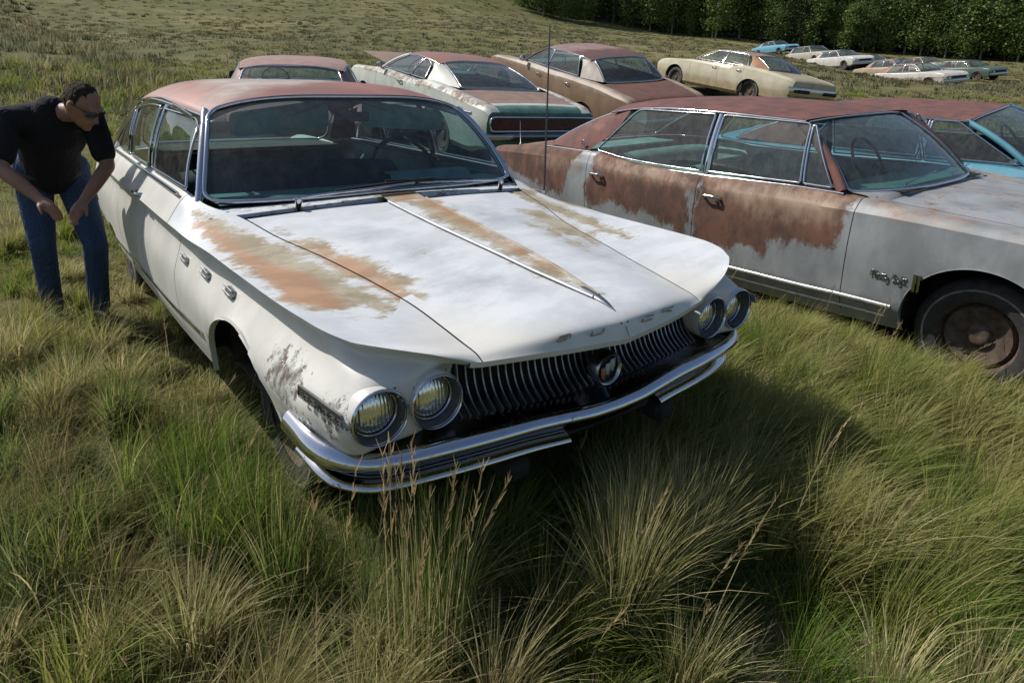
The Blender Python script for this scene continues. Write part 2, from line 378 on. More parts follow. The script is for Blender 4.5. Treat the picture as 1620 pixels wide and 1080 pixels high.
def greenhouse(root, g, mats, wear, tube_r=.009, detail=True):
    """glass, roof, pillars. g holds the outline of the cabin"""
    def wsf(q):   # windshield s,t
        s, t = q[:, 0], q[:, 1]; a = np.abs(s)
        B = np.stack([g['xa']*s, g['yac']+(g['ya']-g['yac'])*a**g.get('wpow', 3), g['zac']+(g['za']-g['zac'])*a**2], 1)
        T = np.stack([g['xt']*s, g['ytc']+(g['yt']-g['ytc'])*a**2.2, g['ztc']+(g['zt']-g['ztc'])*a**g.get('tpow', 3)], 1)
        P = B+(T-B)*t[:, None]; bl = (t*(1-t)*4*g.get('wbulge', .03))[:, None]
        return P+bl*np.array([[0, -.6, .8]])
    def blf(q):
        s, t = q[:, 0], q[:, 1]; a = np.abs(s)
        B = np.stack([g['xd']*s, g['ydc']+(g['yd']-g['ydc'])*a**3, g['zdc']+(g['zd']-g['zdc'])*a**2], 1)
        T = np.stack([g['xr']*s, g['yrc']+(g['yr']-g['yrc'])*a**2.2, g['zrc']+(g['zr']-g['zrc'])*a**3], 1)
        P = B+(T-B)*t[:, None]; bl = (t*(1-t)*4*g.get('bbulge', .03))[:, None]
        return P+bl*np.array([[0, .5, .8]])
    # roof
    nu, nv = 26, 41
    t = np.linspace(0, 1, nu); kr = g['rail']    # rail keys (y,x,z) front to rear along the side
    kr = np.array(kr, float); ys = np.interp(t, [0, 1], [kr[0, 0], kr[-1, 0]])
    xs = catmull(kr[:, 0], kr[:, 1], ys); zs = catmull(kr[:, 0], kr[:, 2], ys)
    cl = np.array(g['crown'], float); yc = np.interp(t, [0, 1], [cl[0, 0], cl[-1, 0]]); zc = catmull(cl[:, 0], cl[:, 2], yc)
    sv = np.linspace(-1, 1, nv-2); sv = np.sign(sv)*np.abs(sv)**.8
    G = np.zeros((nu, nv, 3)); a = np.abs(sv)
    G[:, 1:-1, 0] = xs[:, None]*sv; G[:, 1:-1, 1] = yc[:, None]+(ys-yc)[:, None]*a**2.2
    G[:, 1:-1, 2] = zs[:, None]+(zc-zs)[:, None]*(1-a**g.get('rpow', 2.8))
    for e, j, k in ((0, 1, -1), (nv-1, nv-2, 1)):
        G[:, e] = G[:, j]; G[:, e, 0] += k*.006; G[:, e, 2] -= .022
    b = MB(); b.grid(G); P = np.concatenate(b.v)
    roof = b.build('roof', mats['roof'], root, sharp=50, attrs=wear('roof', P[:, 0], P[:, 1], P[:, 2]) if wear else None)
    # headliner
    H = G[:, 1:-1].copy(); H[..., 2] -= .03; H[..., 0] *= .97
    MB().grid(H[:, ::-1]).build('headliner', mats.get('liner', M_LINER), roof)
    # windshield + backlight
    aspect = g.get('wr', (.12, .24))
    def outline(r, top=1.0):
        O = rounded_poly([(-1, 0), (1, 0), (1, top), (-1, top)], 0)
        pts = []
        rs, rt = r
        for cx, cy, a0 in ((1-rs, rt, -90), (1-rs, top-rt, 0), (-1+rs, top-rt, 90), (-1+rs, rt, 180)):
            for d in np.linspace(a0, a0+90, 7): pts.append((cx+rs*math.cos(R(d)), cy+rt*math.sin(R(d))))
        return densify(pts, .07)
    O = outline(aspect)
    b = MB(); sheet(b, O, wsf, 7); ws = b.build('windshield', mats.get('glass', M_GLASS), root, sharp=0)
    MB().tube(wsf(O), tube_r*1.5, 6, True).build('windshield_frame', mats.get('trim', M_CHROME), ws)
    O2 = outline(g.get('br', (.10, .2)))
    b = MB(); sheet(b, O2, blf, 7); bl_ = b.build('rear_window', mats.get('glass_rear', mats.get('glass', M_GLASS)), root, sharp=0)
    MB().tube(blf(O2), tube_r*1.3, 6, True).build('rear_window_frame', mats.get('trim', M_CHROME), bl_)
    # side surface
    bk = np.array(g['belt'], float)             # (y,x,z)
    def side(sg):
        def f(q):
            y, z = q[:, 0], q[:, 1]
            xb = np.interp(y, bk[:, 0], bk[:, 1]); zb = np.interp(y, bk[:, 0], bk[:, 2])
            xr_ = np.interp(y, kr[:, 0], kr[:, 1]); zr_ = np.maximum(np.interp(y, kr[:, 0], kr[:, 2]), zb+.25)
            h = np.clip((z-zb)/(zr_-zb), -.2, 1.3)
            return np.stack([sg*(xb+(xr_-xb)*h+.02*4*np.clip(h*(1-h), 0, 1)), y, z], 1)
        return f
    sides = {s_: side(s_) for s_ in (-1, 1)}
    for s_ in (-1, 1):
        f = sides[s_]
        for (poly, rad, owner) in g['windows']:
            O3 = densify(rounded_poly(poly, rad, 6), .05); b = MB(); sheet(b, O3, f, 4)
            par = owner(s_) if callable(owner) else root
            w = b.build('side_window', mats.get('glass', M_GLASS), par, sharp=0)
            fr = f(O3); MB().tube(fr+np.array([[s_*.004, 0, 0]]), tube_r*.9, 6, True).build('window_frame', mats.get('trim', M_CHROME), w)
        # roof pillar panel behind the last window
        cp_ = np.array(g['cpanel'], float)       # (y,z) edge, bottom to top
        E1 = f(curve(cp_, 10)); tt = np.linspace(g.get('cb0', 0), 1, 10)
        E2 = blf(np.stack([np.full(10, 1.03*s_), tt], 1))
        K = np.linspace(0, 1, 9)[:, None, None]; Gp = E1[None]*(1-K)+E2[None]*K
        bul = (np.sin(np.linspace(0, np.pi, 9))*g.get('cbulge', .03))[:, None]
        Gp[..., 0] += s_*bul; b = MB(); b.grid(Gp if s_ < 0 else Gp[::-1]); P = np.concatenate(b.v)
        b.build('roof_pillar', mats['roof'] if g.get('c_roof', 1) else mats['body'], root, attrs=wear('roof_pillar', P[:, 0], P[:, 1], P[:, 2]) if wear else None)
        # windshield pillar
        pa = wsf(np.stack([np.full(9, s_*1.012), np.linspace(-.02, 1.0, 9)], 1)); pa[:, 1] += .022
        MB().tube(pa, g.get('pw', .022), 8, r2=g.get('pw', .022)*1.3).build('windshield_pillar', mats.get('pillar', mats['body']), root, attrs=wear('pillar', *(np.zeros(9*8+2),)*3) if wear else None)
        # drip rail
        MB().tube(np.stack([s_*(xs+.008), ys, zs-.012], 1), tube_r, 6).build('drip_rail', mats.get('trim', M_CHROME), root)
        # belt moulding
        yb = np.linspace(bk[0, 0], bk[-1, 0], 24)
        MB().tube(np.stack([s_*(np.interp(yb, bk[:, 0], bk[:, 1])+g.get('bx', .012)), yb, np.interp(yb, bk[:, 0], bk[:, 2])-.012], 1), tube_r*1.1, 6).build('belt_moulding', mats.get('trim', M_CHROME), root)
        for yp in g.get('posts', ()):
            zb = np.interp(yp, bk[:, 0], bk[:, 2]); zt_ = np.interp(yp, kr[:, 0], kr[:, 2])
            q = f(np.stack([np.full(8, yp), np.linspace(zb, zt_-.01, 8)], 1))
            MB().tube(q-np.array([[s_*.012, 0, 0]]), g.get('postw', .022), 8, r2=.012, up=(1, 0, 0)).build('door_pillar', mats.get('post', M_CHROME), root)
    return wsf, blf, sides
def wheel(root, x, y, z, r=.345, w=.19, rimmat=None, cap=None, flat=0.0):
    s = 1 if x > 0 else -1
    prof = [(r*.62, -.5), (r*.70, -.55), (r*.86, -.56), (r*.96, -.47), (r, -.3), (r, .3), (r*.96, .47), (r*.86, .56), (r*.70, .55), (r*.62, .5)]
    t = MB().lathe([(a, h*w) for a, h in prof], (x, y, z), (s, 0, 0), 36).build('wheel', M_TIRE, root)
    rp = [(0, .30), (r*.12, .33), (r*.17, .30), (r*.2, .18), (r*.38, .25), (r*.5, .34), (r*.56, .2), (r*.60, .42), (r*.63, .47), (r*.635, .4)]
    MB().lathe([(r*.80, .565*w), (r*.82, .572*w), (r*.835, .566*w)], (x, y, z), (s, 0, 0), 32).build('whitewall', M_WALL, t)
    MB().lathe([(a, h*w) for a, h in rp], (x, y, z), (s, 0, 0), 32).build('rim', rimmat or M_RUSTRIM, t)
    return t
def bench(root, y, x=.62, z0=.42, mat=None, back=.42, tilt=.12):
    b = MB(); b.box((0, y, z0+.1), (2*x, .5, .2), bev=.06)
    s = b.build('seat', mat or M_INT_D, root, sharp=60)
    G = []
    for k, (dy, z) in enumerate([(.20, z0+.1), (.24, z0+.3), (.24+tilt*.5, z0+back), (.28+tilt, z0+back+.06), (.36+tilt, z0+back+.03), (.38, z0+.1)]):
        xx = np.linspace(-1, 1, 21); G.append(np.stack([xx*x, np.full(21, y+dy), z-.03*np.abs(xx)**4*(k in (2, 3, 4))+.0*xx], 1))
    MB().grid(np.array(G)).build('backrest', mat or M_INT_D, s)
def steering(root, x, y, z, mat=M_BLACK, r=.2):
    b = MB(); a = np.linspace(0, 2*np.pi, 32, endpoint=False); tl = R(58)
    P = np.stack([x+r*np.cos(a), y+r*np.sin(a)*math.cos(tl), z+r*np.sin(a)*math.sin(tl)], 1)
    b.tube(P, .011, 8, True)
    c = np.array([x, y, z]); d = np.array([0, -math.sin(tl), math.cos(tl)])*-.06
    d = np.array([0, -.05, -.03])
    for k in (0, np.pi, -np.pi/2): b.tube([c+d, [x+r*math.cos(k), y+r*math.sin(k)*math.cos(tl), z+r*math.sin(k)*math.sin(tl)]], .009, 6)
    b.tube([c+d, c+d*1.5+np.array([0, -.35, -.2])], .022, 8)
    b.build('steering_wheel', mat, root)
def flat_poly(mb, P, d, t=.004):
    """thin plate: P (n,3) outline convex-ish, d thickness vector"""
    P = np.asarray(P, float); d = np.asarray(d, float); n = len(P); c = P.mean(0)
    s0 = mb.n; mb.add(np.vstack([P, P+d, [c], [c+d]]))
    r = np.arange(n); rn = np.roll(r, -1)
    mb.q.append(np.stack([r, rn, rn+n, r+n], 1)+s0)
    mb.t.append(np.stack([rn, r, np.full(n, 2*n)], 1)+s0); mb.t.append(np.stack([r+n, rn+n, np.full(n, 2*n+1)], 1)+s0)
def handle(root, x, y, z, sg, mat=None, name='door_handle'):
    b = MB(); P = [(sg*(x+.004), y-.085, z), (sg*(x+.035), y-.07, z+.002), (sg*(x+.04), y, z+.004), (sg*(x+.038), y+.05, z+.002), (sg*(x+.006), y+.075, z-.002)]
    b.tube(curve(P, 14), .008, 7, r2=.011)
    b.lathe([(0, .03), (.012, .028), (.014, 0)], (sg*x, y-.085, z-.012), (sg, 0, 0), 12)
    b.lathe([(0, .018), (.011, .016), (.012, 0)], (sg*x, y-.06, z-.03), (sg, 0, 0), 12)
    return b.build(name, mat or M_CHROME, root)
def inner_shell(root, V, v, gaps, u, hood_to, d=.022):
    """dark steel strips behind the panel gaps"""
    n = grid_normals(V); G = V+n*d; av = np.abs(v)
    for sg in (-1, 1):
        for g in gaps:
            ui = np.where(np.abs(u-g) < .07)[0]; vj = np.where((v*sg > 2.05) & (av < 8.7))[0]
            MB().grid(G[np.ix_(ui, vj)]).build('gap_backing', M_SHELL, root)
        ui = np.where((u < hood_to) & (u > .12))[0]; vj = np.where((v*sg > 1.75) & (v*sg < 2.35))[0]
        MB().grid(G[np.ix_(ui, vj)]).build('gap_backing', M_SHELL, root)
def inner_shell_old(root, V, v, cut, arches, d=.022):
    n = grid_normals(V); G = V+n*d
    G, ins = arch_snap(G, [(a, b, c+.01, e+.01) for a, b, c, e in arches])
    allin = ins[:-1, :-1] & ins[1:, :-1] & ins[1:, 1:] & ins[:-1, 1:]
    C_ = (V[:-1, :-1]+V[1:, 1:])/2; vc = np.abs((v[:-1]+v[1:])/2)[None, :]
    keep = ~allin & ~cut(C_, np.broadcast_to(vc, C_.shape[:2]))
    I = np.arange(G.shape[0]*G.shape[1]).reshape(G.shape[:2])
    Q = np.stack([I[:-1, :-1], I[:-1, 1:], I[1:, 1:], I[1:, :-1]], -1)[keep]
    idx, inv = np.unique(Q, return_inverse=True)
    return mesh_np('inner_panel', G.reshape(-1, 3)[idx], inv.reshape(-1, 4), M_SHELL, root, True, 40)
def arch_lips(root, V, v, arches, mat, wear=None, depth=.022, zlow=.2, inner=True):
    """turned-in edge round each wheel opening plus a dark wheel house"""
    P = V.reshape(-1, 3)
    for (yc, zc, ry, rz) in arches:
        for sg in (-1, 1):
            a = np.linspace(R(-12), R(192), 34); py = yc+ry*np.cos(a); pz = zc+rz*np.sin(a)
            sel = P[(P[:, 0]*sg > .6) & (P[:, 2] < .82)]
            k = [np.argmin((sel[:, 1]-y)**2+(sel[:, 2]-z)**2) for y, z in zip(py, pz)]; x = sel[k, 0]
            near = np.array([((sel[q, 1]-y)**2+(sel[q, 2]-z)**2) < .03**2 for q, y, z in zip(k, py, pz)])
            x = np.convolve(np.pad(x, 3, 'edge'), np.ones(7)/7, 'valid')
            i0, i1 = np.where(near)[0][[0, -1]]; a, py, pz, x = a[i0:i1+1], py[i0:i1+1], pz[i0:i1+1], x[i0:i1+1]
            A = np.stack([x+sg*.002, py, pz], 1); B = A.copy(); B[:, 0] -= sg*depth
            O = A.copy(); O[:, 1] = yc+(ry+.012)*np.cos(a); O[:, 2] = zc+(rz+.012)*np.sin(a); O[:, 0] -= sg*.004
            w = wear('fender', *np.concatenate([O, A, B]).T) if wear else None
            MB().grid(np.array([O, A, B])).build('arch_lip', mat, root, attrs=w, sharp=50)
            if inner:
                Cc = B.copy(); Cc[:, 0] = sg*.52; Cc[:, 1] = yc+(ry+.03)*np.cos(a); Cc[:, 2] = zc+(rz+.03)*np.sin(a)
                B2 = B.copy(); B2[:, 0] = B[:, 0]-sg*.07; B[:, 0] -= sg*.004; B2[:, 1] = Cc[:, 1]; B2[:, 2] = Cc[:, 2]
                Dd = Cc.copy(); Dd[:, 1] = yc; Dd[:, 2] = np.minimum(zc, Dd[:, 2])
                MB().grid(np.array([B2, Cc, Dd])).build('wheel_house', M_RUSTWELL, root)
# ---------------------------------------------------------------- the white saloon
WHITE = paint_mat('chalky_white_paint', ((.64, .63, .585), (.54, .535, .505)), [
    ('m4', (.60, .62, .645), (.51, .535, .565), .10, .14, .5, 7), ('m5', (.42, .445, .475), (.33, .35, .37), .17, .13, .55, 8),  # m4: bluish sky reflection painted over the chalky upper surfaces
    ('m1', (.37, .335, .25), (.25, .21, .14), .15, .03, .75, 9),
    ('m2', (.39, .225, .135), (.30, .175, .10), .05, .03, .7, 9),
    ('m3', (.36, .38, .36), (.10, .07, .055), .16, .01, .8, 26)], rough=.33, streak=(.65, 1.1, 1), grime=.12)
ROOFRED = paint_mat('red_primer_roof', ((.30, .118, .078), (.20, .088, .062)), [
    ('m1', (.43, .36, .31), (.31, .24, .20), .13, .10, .5, 4),
    ('m3', (.60, .60, .58), (.35, .36, .36), .1, .03, .5, 8)], rough=.42, grime=.2)
def buick():
    root = thing('sedan', 'white four headlight sedan with orange worn patches on its bonnet and red primer roof', 'car')
    uk = [-.03, .02, .09, .28, .42, .6, .95, 1.24, 1.5, 1.72, 1.87, 2.4, 3.2, 4.0, 4.35, 4.9, 5.3, 5.46, 5.52]
    Y = lambda *p: list(p)
    ctrl = [
     # hood centre, hood mid, gap, fender top, ridge, cove, shoulder, flank, trim, bottom
     [(0,-0.035,0.768),(0.25,-0.008,0.779),(0.495,0.067,0.772),(0.51,0.07,0.774),(0.53,0.075,0.776),(0.53,0.105,0.758),(0.525,0.17,0.75),(0.525,0.2,0.66),(0.525,0.2,0.585),(0.525,0.22,0.55)],
     [(0,-0.012,0.82),(0.25,0.018,0.818),(0.496,0.1,0.787),(0.58,0.104,0.806),(0.665,0.1,0.828),(0.655,0.14,0.79),(0.7,0.112,0.757),(0.715,0.105,0.67),(0.7,0.115,0.585),(0.69,0.16,0.56)],
     [(0,0.08,0.856),(0.25,0.1,0.846),(0.5,0.17,0.799),(0.68,0.185,0.832),(0.837,0.2,0.868),(0.79,0.22,0.815),(0.8,0.125,0.762),(0.889,0.1,0.67),(0.868,0.115,0.585),(0.845,0.13,0.56)],
     [(0,0.25,0.876),(0.25,0.26,0.864),(0.506,0.28,0.817),(0.7,0.29,0.848),(0.886,0.3,0.886),(0.838,0.33,0.842),(0.862,0.27,0.778),(0.925,0.235,0.67),(0.908,0.25,0.565),(0.885,0.26,0.54)],
     [(0,0.42,0.895),(0.26,0.42,0.882),(0.515,0.42,0.838),(0.71,0.41,0.86),(0.903,0.4,0.892),(0.86,0.4,0.858),(0.848,0.4,0.8),(0.943,0.4,0.66),(0.932,0.4,0.56),(0.91,0.4,0.52)],
     [(0,0.6,0.912),(0.27,0.61,0.899),(0.545,0.62,0.862),(0.73,0.61,0.874),(0.918,0.6,0.892),(0.875,0.6,0.858),(0.863,0.6,0.8),(0.952,0.6,0.66),(0.942,0.6,0.55),(0.92,0.6,0.47)],
     [(0,0.95,0.94),(0.3,0.95,0.928),(0.605,0.95,0.893),(0.77,0.95,0.893),(0.932,0.95,0.892),(0.889,0.95,0.858),(0.877,0.95,0.8),(0.96,0.95,0.66),(0.952,0.95,0.53),(0.93,0.95,0.4)],
     [(0,1.24,0.964),(0.34,1.24,0.954),(0.69,1.24,0.928),(0.82,1.24,0.917),(0.947,1.24,0.898),(0.904,1.24,0.864),(0.892,1.24,0.806),(0.968,1.24,0.66),(0.962,1.24,0.51),(0.935,1.24,0.38)],
     [(0,1.45,0.984),(0.37,1.47,0.979),(0.745,1.5,0.963),(0.865,1.5,0.943),(0.968,1.5,0.9),(0.925,1.5,0.866),(0.913,1.5,0.808),(0.975,1.5,0.66),(0.97,1.5,0.49),(0.94,1.5,0.36)],
     [(0,1.66,1),(0.42,1.67,1),(0.845,1.72,1),(0.905,1.72,0.972),(0.975,1.72,0.903),(0.941,1.72,0.869),(0.931,1.72,0.811),(0.978,1.72,0.66),(0.972,1.72,0.475),(0.94,1.72,0.345)],
     [(0,1.87,1.03),(0.44,1.87,1.03),(0.872,1.87,1.034),(0.915,1.87,1),(0.98,1.87,0.905),(0.946,1.87,0.871),(0.936,1.87,0.813),(0.98,1.87,0.66),(0.974,1.87,0.46),(0.94,1.87,0.335)],
     [(0,2.4,1.03),(0.44,2.4,1.03),(0.875,2.4,1.036),(0.92,2.4,1),(0.985,2.4,0.905),(0.951,2.4,0.871),(0.941,2.4,0.813),(0.983,2.4,0.66),(0.976,2.4,0.435),(0.94,2.4,0.31)],
     [(0,3.2,1.03),(0.44,3.2,1.03),(0.875,3.2,1.036),(0.925,3.2,1),(0.988,3.2,0.902),(0.954,3.2,0.868),(0.944,3.2,0.81),(0.983,3.2,0.65),(0.976,3.2,0.4),(0.94,3.2,0.28)],
     [(0,4,1.02),(0.44,4,1.02),(0.86,4,1.03),(0.92,4,0.99),(0.985,4,0.9),(0.951,4,0.866),(0.941,4,0.808),(0.98,4,0.64),(0.972,4,0.37),(0.93,4,0.26)],
     [(0,4.35,0.99),(0.42,4.35,0.985),(0.82,4.35,0.965),(0.9,4.35,0.955),(0.98,4.35,0.91),(0.946,4.35,0.876),(0.936,4.35,0.818),(0.975,4.35,0.64),(0.965,4.35,0.38),(0.93,4.35,0.28)],
     [(0,4.9,0.955),(0.4,4.9,0.945),(0.76,4.9,0.9),(0.87,4.9,0.93),(0.965,4.9,0.945),(0.931,4.9,0.911),(0.921,4.9,0.853),(0.965,4.9,0.64),(0.955,4.9,0.42),(0.92,4.9,0.34)],
     [(0,5.3,0.91),(0.38,5.3,0.895),(0.7,5.3,0.86),(0.83,5.3,0.92),(0.93,5.3,0.955),(0.896,5.3,0.921),(0.886,5.3,0.863),(0.94,5.3,0.64),(0.93,5.3,0.46),(0.9,5.3,0.4)],
     [(0,5.42,0.86),(0.37,5.42,0.85),(0.68,5.44,0.82),(0.8,5.45,0.9),(0.9,5.46,0.945),(0.866,5.46,0.911),(0.856,5.46,0.853),(0.9,5.46,0.64),(0.89,5.45,0.48),(0.87,5.44,0.42)],
     [(0,5.48,0.78),(0.36,5.48,0.77),(0.66,5.5,0.76),(0.77,5.51,0.86),(0.86,5.52,0.92),(0.826,5.52,0.886),(0.816,5.52,0.828),(0.84,5.52,0.64),(0.84,5.5,0.5),(0.83,5.48,0.44)]]
    gaps_u = (1.83, 2.69, 3.62); gv = (2,)
    V, u, v = upsample(ctrl, uk, [2, 4], gaps_u, gv, nv=6)
    # pull the nose seam pattern: slight centre keel along the hood front
    F, vf = mirror_full(V, v)
    arches = [(.96, .30, .445, .395), (4.22, .24, .40, .22)]
    def cls(u_, v_, c):
        a = abs(v_); s = 'r' if v_ > 0 else 'l'
        if c[1] < .4 and min((abs(c[0])-x_)**2+(c[2]-.671)**2 for x_ in (.803, .628)) < .083**2: return None
        if a < 2:
            if a > 2-.014: return None
            if u_ < 1.47: return 'hood'
            if u_ < 4.33: return None
            return 'trunk_lid'
        if a < 2.014: return None
        if a < 8.75:
            for k, g in enumerate(gaps_u):
                if abs(u_-g) < .0029: return None
            if 1.83 < u_ < 2.69: return 'door_front_'+s
            if 2.69 < u_ < 3.62: return 'door_rear_'+s
        if u_ <= 1.83 or (a >= 8.75 and u_ < 1.9): return 'fender_'+s
        return 'quarter_'+s
    A1 = [[(-.90,1.69),(-.82,1.59),(-.78,1.34),(-.69,1.15),(-.63,.85),(-.60,.63),(-.56,.41),(-.65,.4),(-.69,.46),(-.76,.40),(-.82,.45),(-.90,.52),(-.88,.71),(-.88,.96),(-.92,1.33)],
          [(-.67,1.3),(-.57,1.1),(-.49,.9),(-.46,.68),(-.47,.46),(-.53,.45),(-.6,.7),(-.66,1.0)],
          [(-.02,1.41),(.15,1.40),(.10,1.08),(.07,.7),(.04,.39),(.02,.15),(-.01,.2),(-.04,.45),(-.05,.81),(-.06,1.12)],
          [(.66,1.50),(.83,1.50),(.79,1.12),(.73,.63),(.68,.62),(.66,1.02)],
          [(.48,1.18),(.61,1.18),(.64,.98),(.61,.72),(.49,.65),(.44,.8),(.44,1.02)]]
    A1w = [[(-.33,.92),(-.22,.8),(-.22,.62),(-.33,.62),(-.38,.8)], [(.3,1.1),(.45,1.15),(.5,.6),(.4,.35),(.25,.5)], [(-.45,1.2),(-.3,1.2),(-.25,1.0),(-.4,.95)], [(.88,1.6),(.97,1.6),(.96,1.0),(.9,1.0)]]
    A2 = [[(-.91,1.60),(-.88,1.58),(-.85,1.4),(-.84,1.2),(-.80,1.0),(-.72,.8),(-.71,.61),(-.75,.45),(-.82,.49),(-.88,.56),(-.87,.71),(-.87,.96),(-.90,1.33)],
          [(-.64,1.16),(-.57,1.04),(-.52,.88),(-.50,.68),(-.50,.50),(-.53,.49),(-.56,.61),(-.61,.91)],
          [(.05,1.41),(.14,1.38),(.085,1.08),(.055,.7),(.035,.39),(.02,.3),(.01,.39),(.02,.7),(.03,1.0)], [(.86,1.62),(.95,1.62),(.95,1.15),(.9,1.15)]]
    A3 = [[(.60,.71),(.47,.735),(.37,.70),(.40,.62),(.50,.60),(.57,.64)], [(.19,.69),(.13,.71),(.13,.65),(.18,.62)], [(.40,.60),(.30,.60),(.32,.56),(.40,.57)]]
    def wear(nm, x, y, z):
        top = np.where((z > .845-.0*x) & (nm != 'roof'), 0, -.5)
        if nm in ('door', 'quarter_panel'):
            m1 = polys([[(-1.1,2.55),(-.88,2.55),(-.90,2.85),(-1.1,2.85)]], x, y)*1.0 if nm == 'door' else np.full(x.shape, -.4)
            m2 = np.minimum(polys([[(2.60, .885), (2.68, .90), (2.85, .93), (2.9, .91), (2.8, .87), (2.66, .87)]], y, z), np.where(x < 0, .4, -.4))*1.0
            return {'m1': m2-.005, 'm2': m2-.02, 'm3': np.full(x.shape, -.4), 'm4': np.full(x.shape, -.2), 'm5': np.full(x.shape, -.4)}
        if nm in ('roof', 'roof_pillar', 'pillar'):
            m1 = polys([[(-.68, 2.1), (-.62, 2.5), (-.45, 3.5), (.0, 3.9), (.45, 3.6), (.35, 2.9), (-.1, 2.35), (-.45, 2.12)]], x, y)
            return {'m1': m1-.05, 'm2': np.full(x.shape, -.4), 'm3': np.full(x.shape, -.4)}
        m1 = np.maximum(polys(A1, x, y), np.maximum(polys(A1w, x, y)-.085, -.4))+np.minimum(top, 0)
        m2 = polys(A2, x, y)+top
        m3 = polys(A3, y, z)+np.where(x < -.84, 0., -.6) if nm in ('fender', 'front_fender') else np.full(x.shape, -.4)
        return {'m1': m1, 'm2': m2, 'm3': m3, 'm4': np.clip((z-.83)*6, -.4, .4), 'm5': np.clip(polys(A1w+[[(-.45,.55),(-.2,.5),(-.15,.3),(-.4,.35)], [(.1,1.3),(.35,1.35),(.4,1.0),(.15,.9)], [(-.6,.3),(-.45,.3),(-.45,.15),(-.6,.15)]], x, y)-.05, -.4, .1)+top}  # m4 rises with height, carrying the painted sky tint
    names = {'hood': 'hood', 'trunk_lid': 'trunk_lid', 'door_front_r': 'door', 'door_front_l': 'door', 'door_rear_r': 'door', 'door_rear_l': 'door', 'fender_r': 'front_fender', 'fender_l': 'front_fender', 'quarter_r': 'quarter_panel', 'quarter_l': 'quarter_panel'}
    mats = {'body': WHITE, 'roof': ROOFRED, 'trim': M_CHROME, 'glass': M_GLASS_D, 'glass_rear': M_GLASS, 'pillar': M_CHROME, 'post': M_CHROME_OLD, 'liner': M_LINER}
    parts = split_parts(root, F, u, vf, cls, mats, wear, names, arches)
    inner_shell(root, F, vf, gaps_u, u, 1.5)
    arch_lips(root, F, vf, arches, WHITE, wear)
    # front lip return and nose backing
    n = len(vf); sel = np.abs(vf) <= 4.0
    L = F[0, sel]; L2 = L.copy(); L2[:, 1] += .05; L2[:, 2] -= .004
    L1 = L.copy(); L1[:, 2] -= .018; L1[:, 1] += .004; L2[:, 2] -= .02
    w = wear('hood', *np.concatenate([L, L1, L2]).T)
    MB().grid(np.array([L, L1, L2])).build('hood_lip', WHITE, parts['hood'], attrs=w, sharp=30)
    b = MB(); b.box((0, .27, .60), (1.2, .02, .36)); b.box((0, .24, .78), (1.0, .1, .01)); b.build('radiator_panel', M_DARK, root)
    b = MB(); b.box((0, 1.62, .72), (1.7, .02, .5)); b.build('firewall', M_DARK, root)
    # rear closing panel
    b = MB(); rows = []
    for k in range(len(v)):
        p = V[-1, k]; xs = np.linspace(-1, 1, 15); rows.append(np.stack([xs*p[0], p[1]+.02*(1-xs**2), np.full(15, p[2])], 1))
    b.grid(np.array(rows)); P = np.concatenate(b.v)
    b.build('rear_panel', WHITE, root, attrs=wear('quarter_panel', P[:, 0], P[:, 1], P[:, 2]))
    for s_ in (-1, 1):
        MB().lathe([(0, .03), (.05, .025), (.065, 0)], (s_*.74, 5.51, .62), (0, 1, 0), 20).build('tail_light', M_RED, root)
    G = np.array([[(x, 5.56+dy-.12*abs(x)**3, z) for x in np.linspace(-.97, .97, 25)] for dy, z in ((-.06, .56), (.03, .55), (.06, .50), (.03, .42), (-.05, .38))])
    MB().grid(G).build('rear_bumper', M_CHROME_OLD, root)
    # hood ribs (the long vee) and its tip
    def hz(x, y): return np.interp(y, [.02, .08, .25, .42, .6, .95, 1.24, 1.45], [.84, .858, .878, .897, .914, .942, .966, .986])-.17*x*x
    hood = parts['hood']
    M_RIB = plain('dull_hood_trim', (.42, .43, .46), .6, .5, var=.15)
    yy = np.linspace(1.42, .12, 40)
    xr = np.interp(yy, [.1, .2, .4, .7, 1.0, 1.42], [.008, .024, .052, .070, .085, .10])
    for s_ in (-1, 1):
        P = np.stack([s_*xr, yy, hz(xr, yy)+.006], 1)
        MB().tube(P, np.linspace(.007, .009, 40), 7, r2=np.full(40, .006)).build('hood_rib', M_RIB if s_ < 0 else WHITE, hood, attrs={k: np.full(40*7+2, -.4 if (k != 'm1') else .1) for k in ('m1', 'm2', 'm3', 'm4', 'm5')})
    # shallow raised panel between the ribs
    G = np.array([[(x*f, y, hz(x*f, y)+.0045) for f in np.linspace(-1, 1, 9)] for x, y in zip(xr*.96, yy)])
    b = MB(); b.grid(G); P = np.concatenate(b.v); b.build('raised_panel', WHITE, hood, attrs=wear('hood', P[:, 0], P[:, 1], P[:, 2]))
    tip = [(0, .19, .874), (0, .12, .868), (0, .075, .859), (0, .03, .842)]
    MB().tube(curve(tip, 10), np.array([.020, .019, .018, .017, .016, .014, .012, .009, .006, .002]), 8, r2=np.linspace(.010, .003, 10)).build('hood_tip', M_ALU, hood)
    # letters across the hood front: B U _ C K, one missing
    def glyph(strokes, x0, y0, z0):
        b = MB()
        for st in strokes:
            P = []
            for (a, c) in st:
                x = x0+(a-.5)*.050; h = (c-.5)*.017
                P.append((x, y0-h*.35-.004, z0+h))
            b.tube(densify(P, .006, False), .0023, 5, r2=.0035)
        b.build('letter', M_ALU, hood)
    Bg = [[(0,0),(0,1)],[(0,1),(.9,1),(1,.78),(.9,.5),(0,.5)],[(.9,.5),(1,.25),(.9,0),(0,0)]]
    Ug = [[(0,1),(0,.15),(.15,0),(.85,0),(1,.15),(1,1)]]
    Cg = [[(1,.8),(.85,1),(.15,1),(0,.8),(0,.2),(.15,0),(.85,0),(1,.2)]]
    Kg = [[(0,0),(0,1)],[(1,1),(.1,.5),(1,0)]]
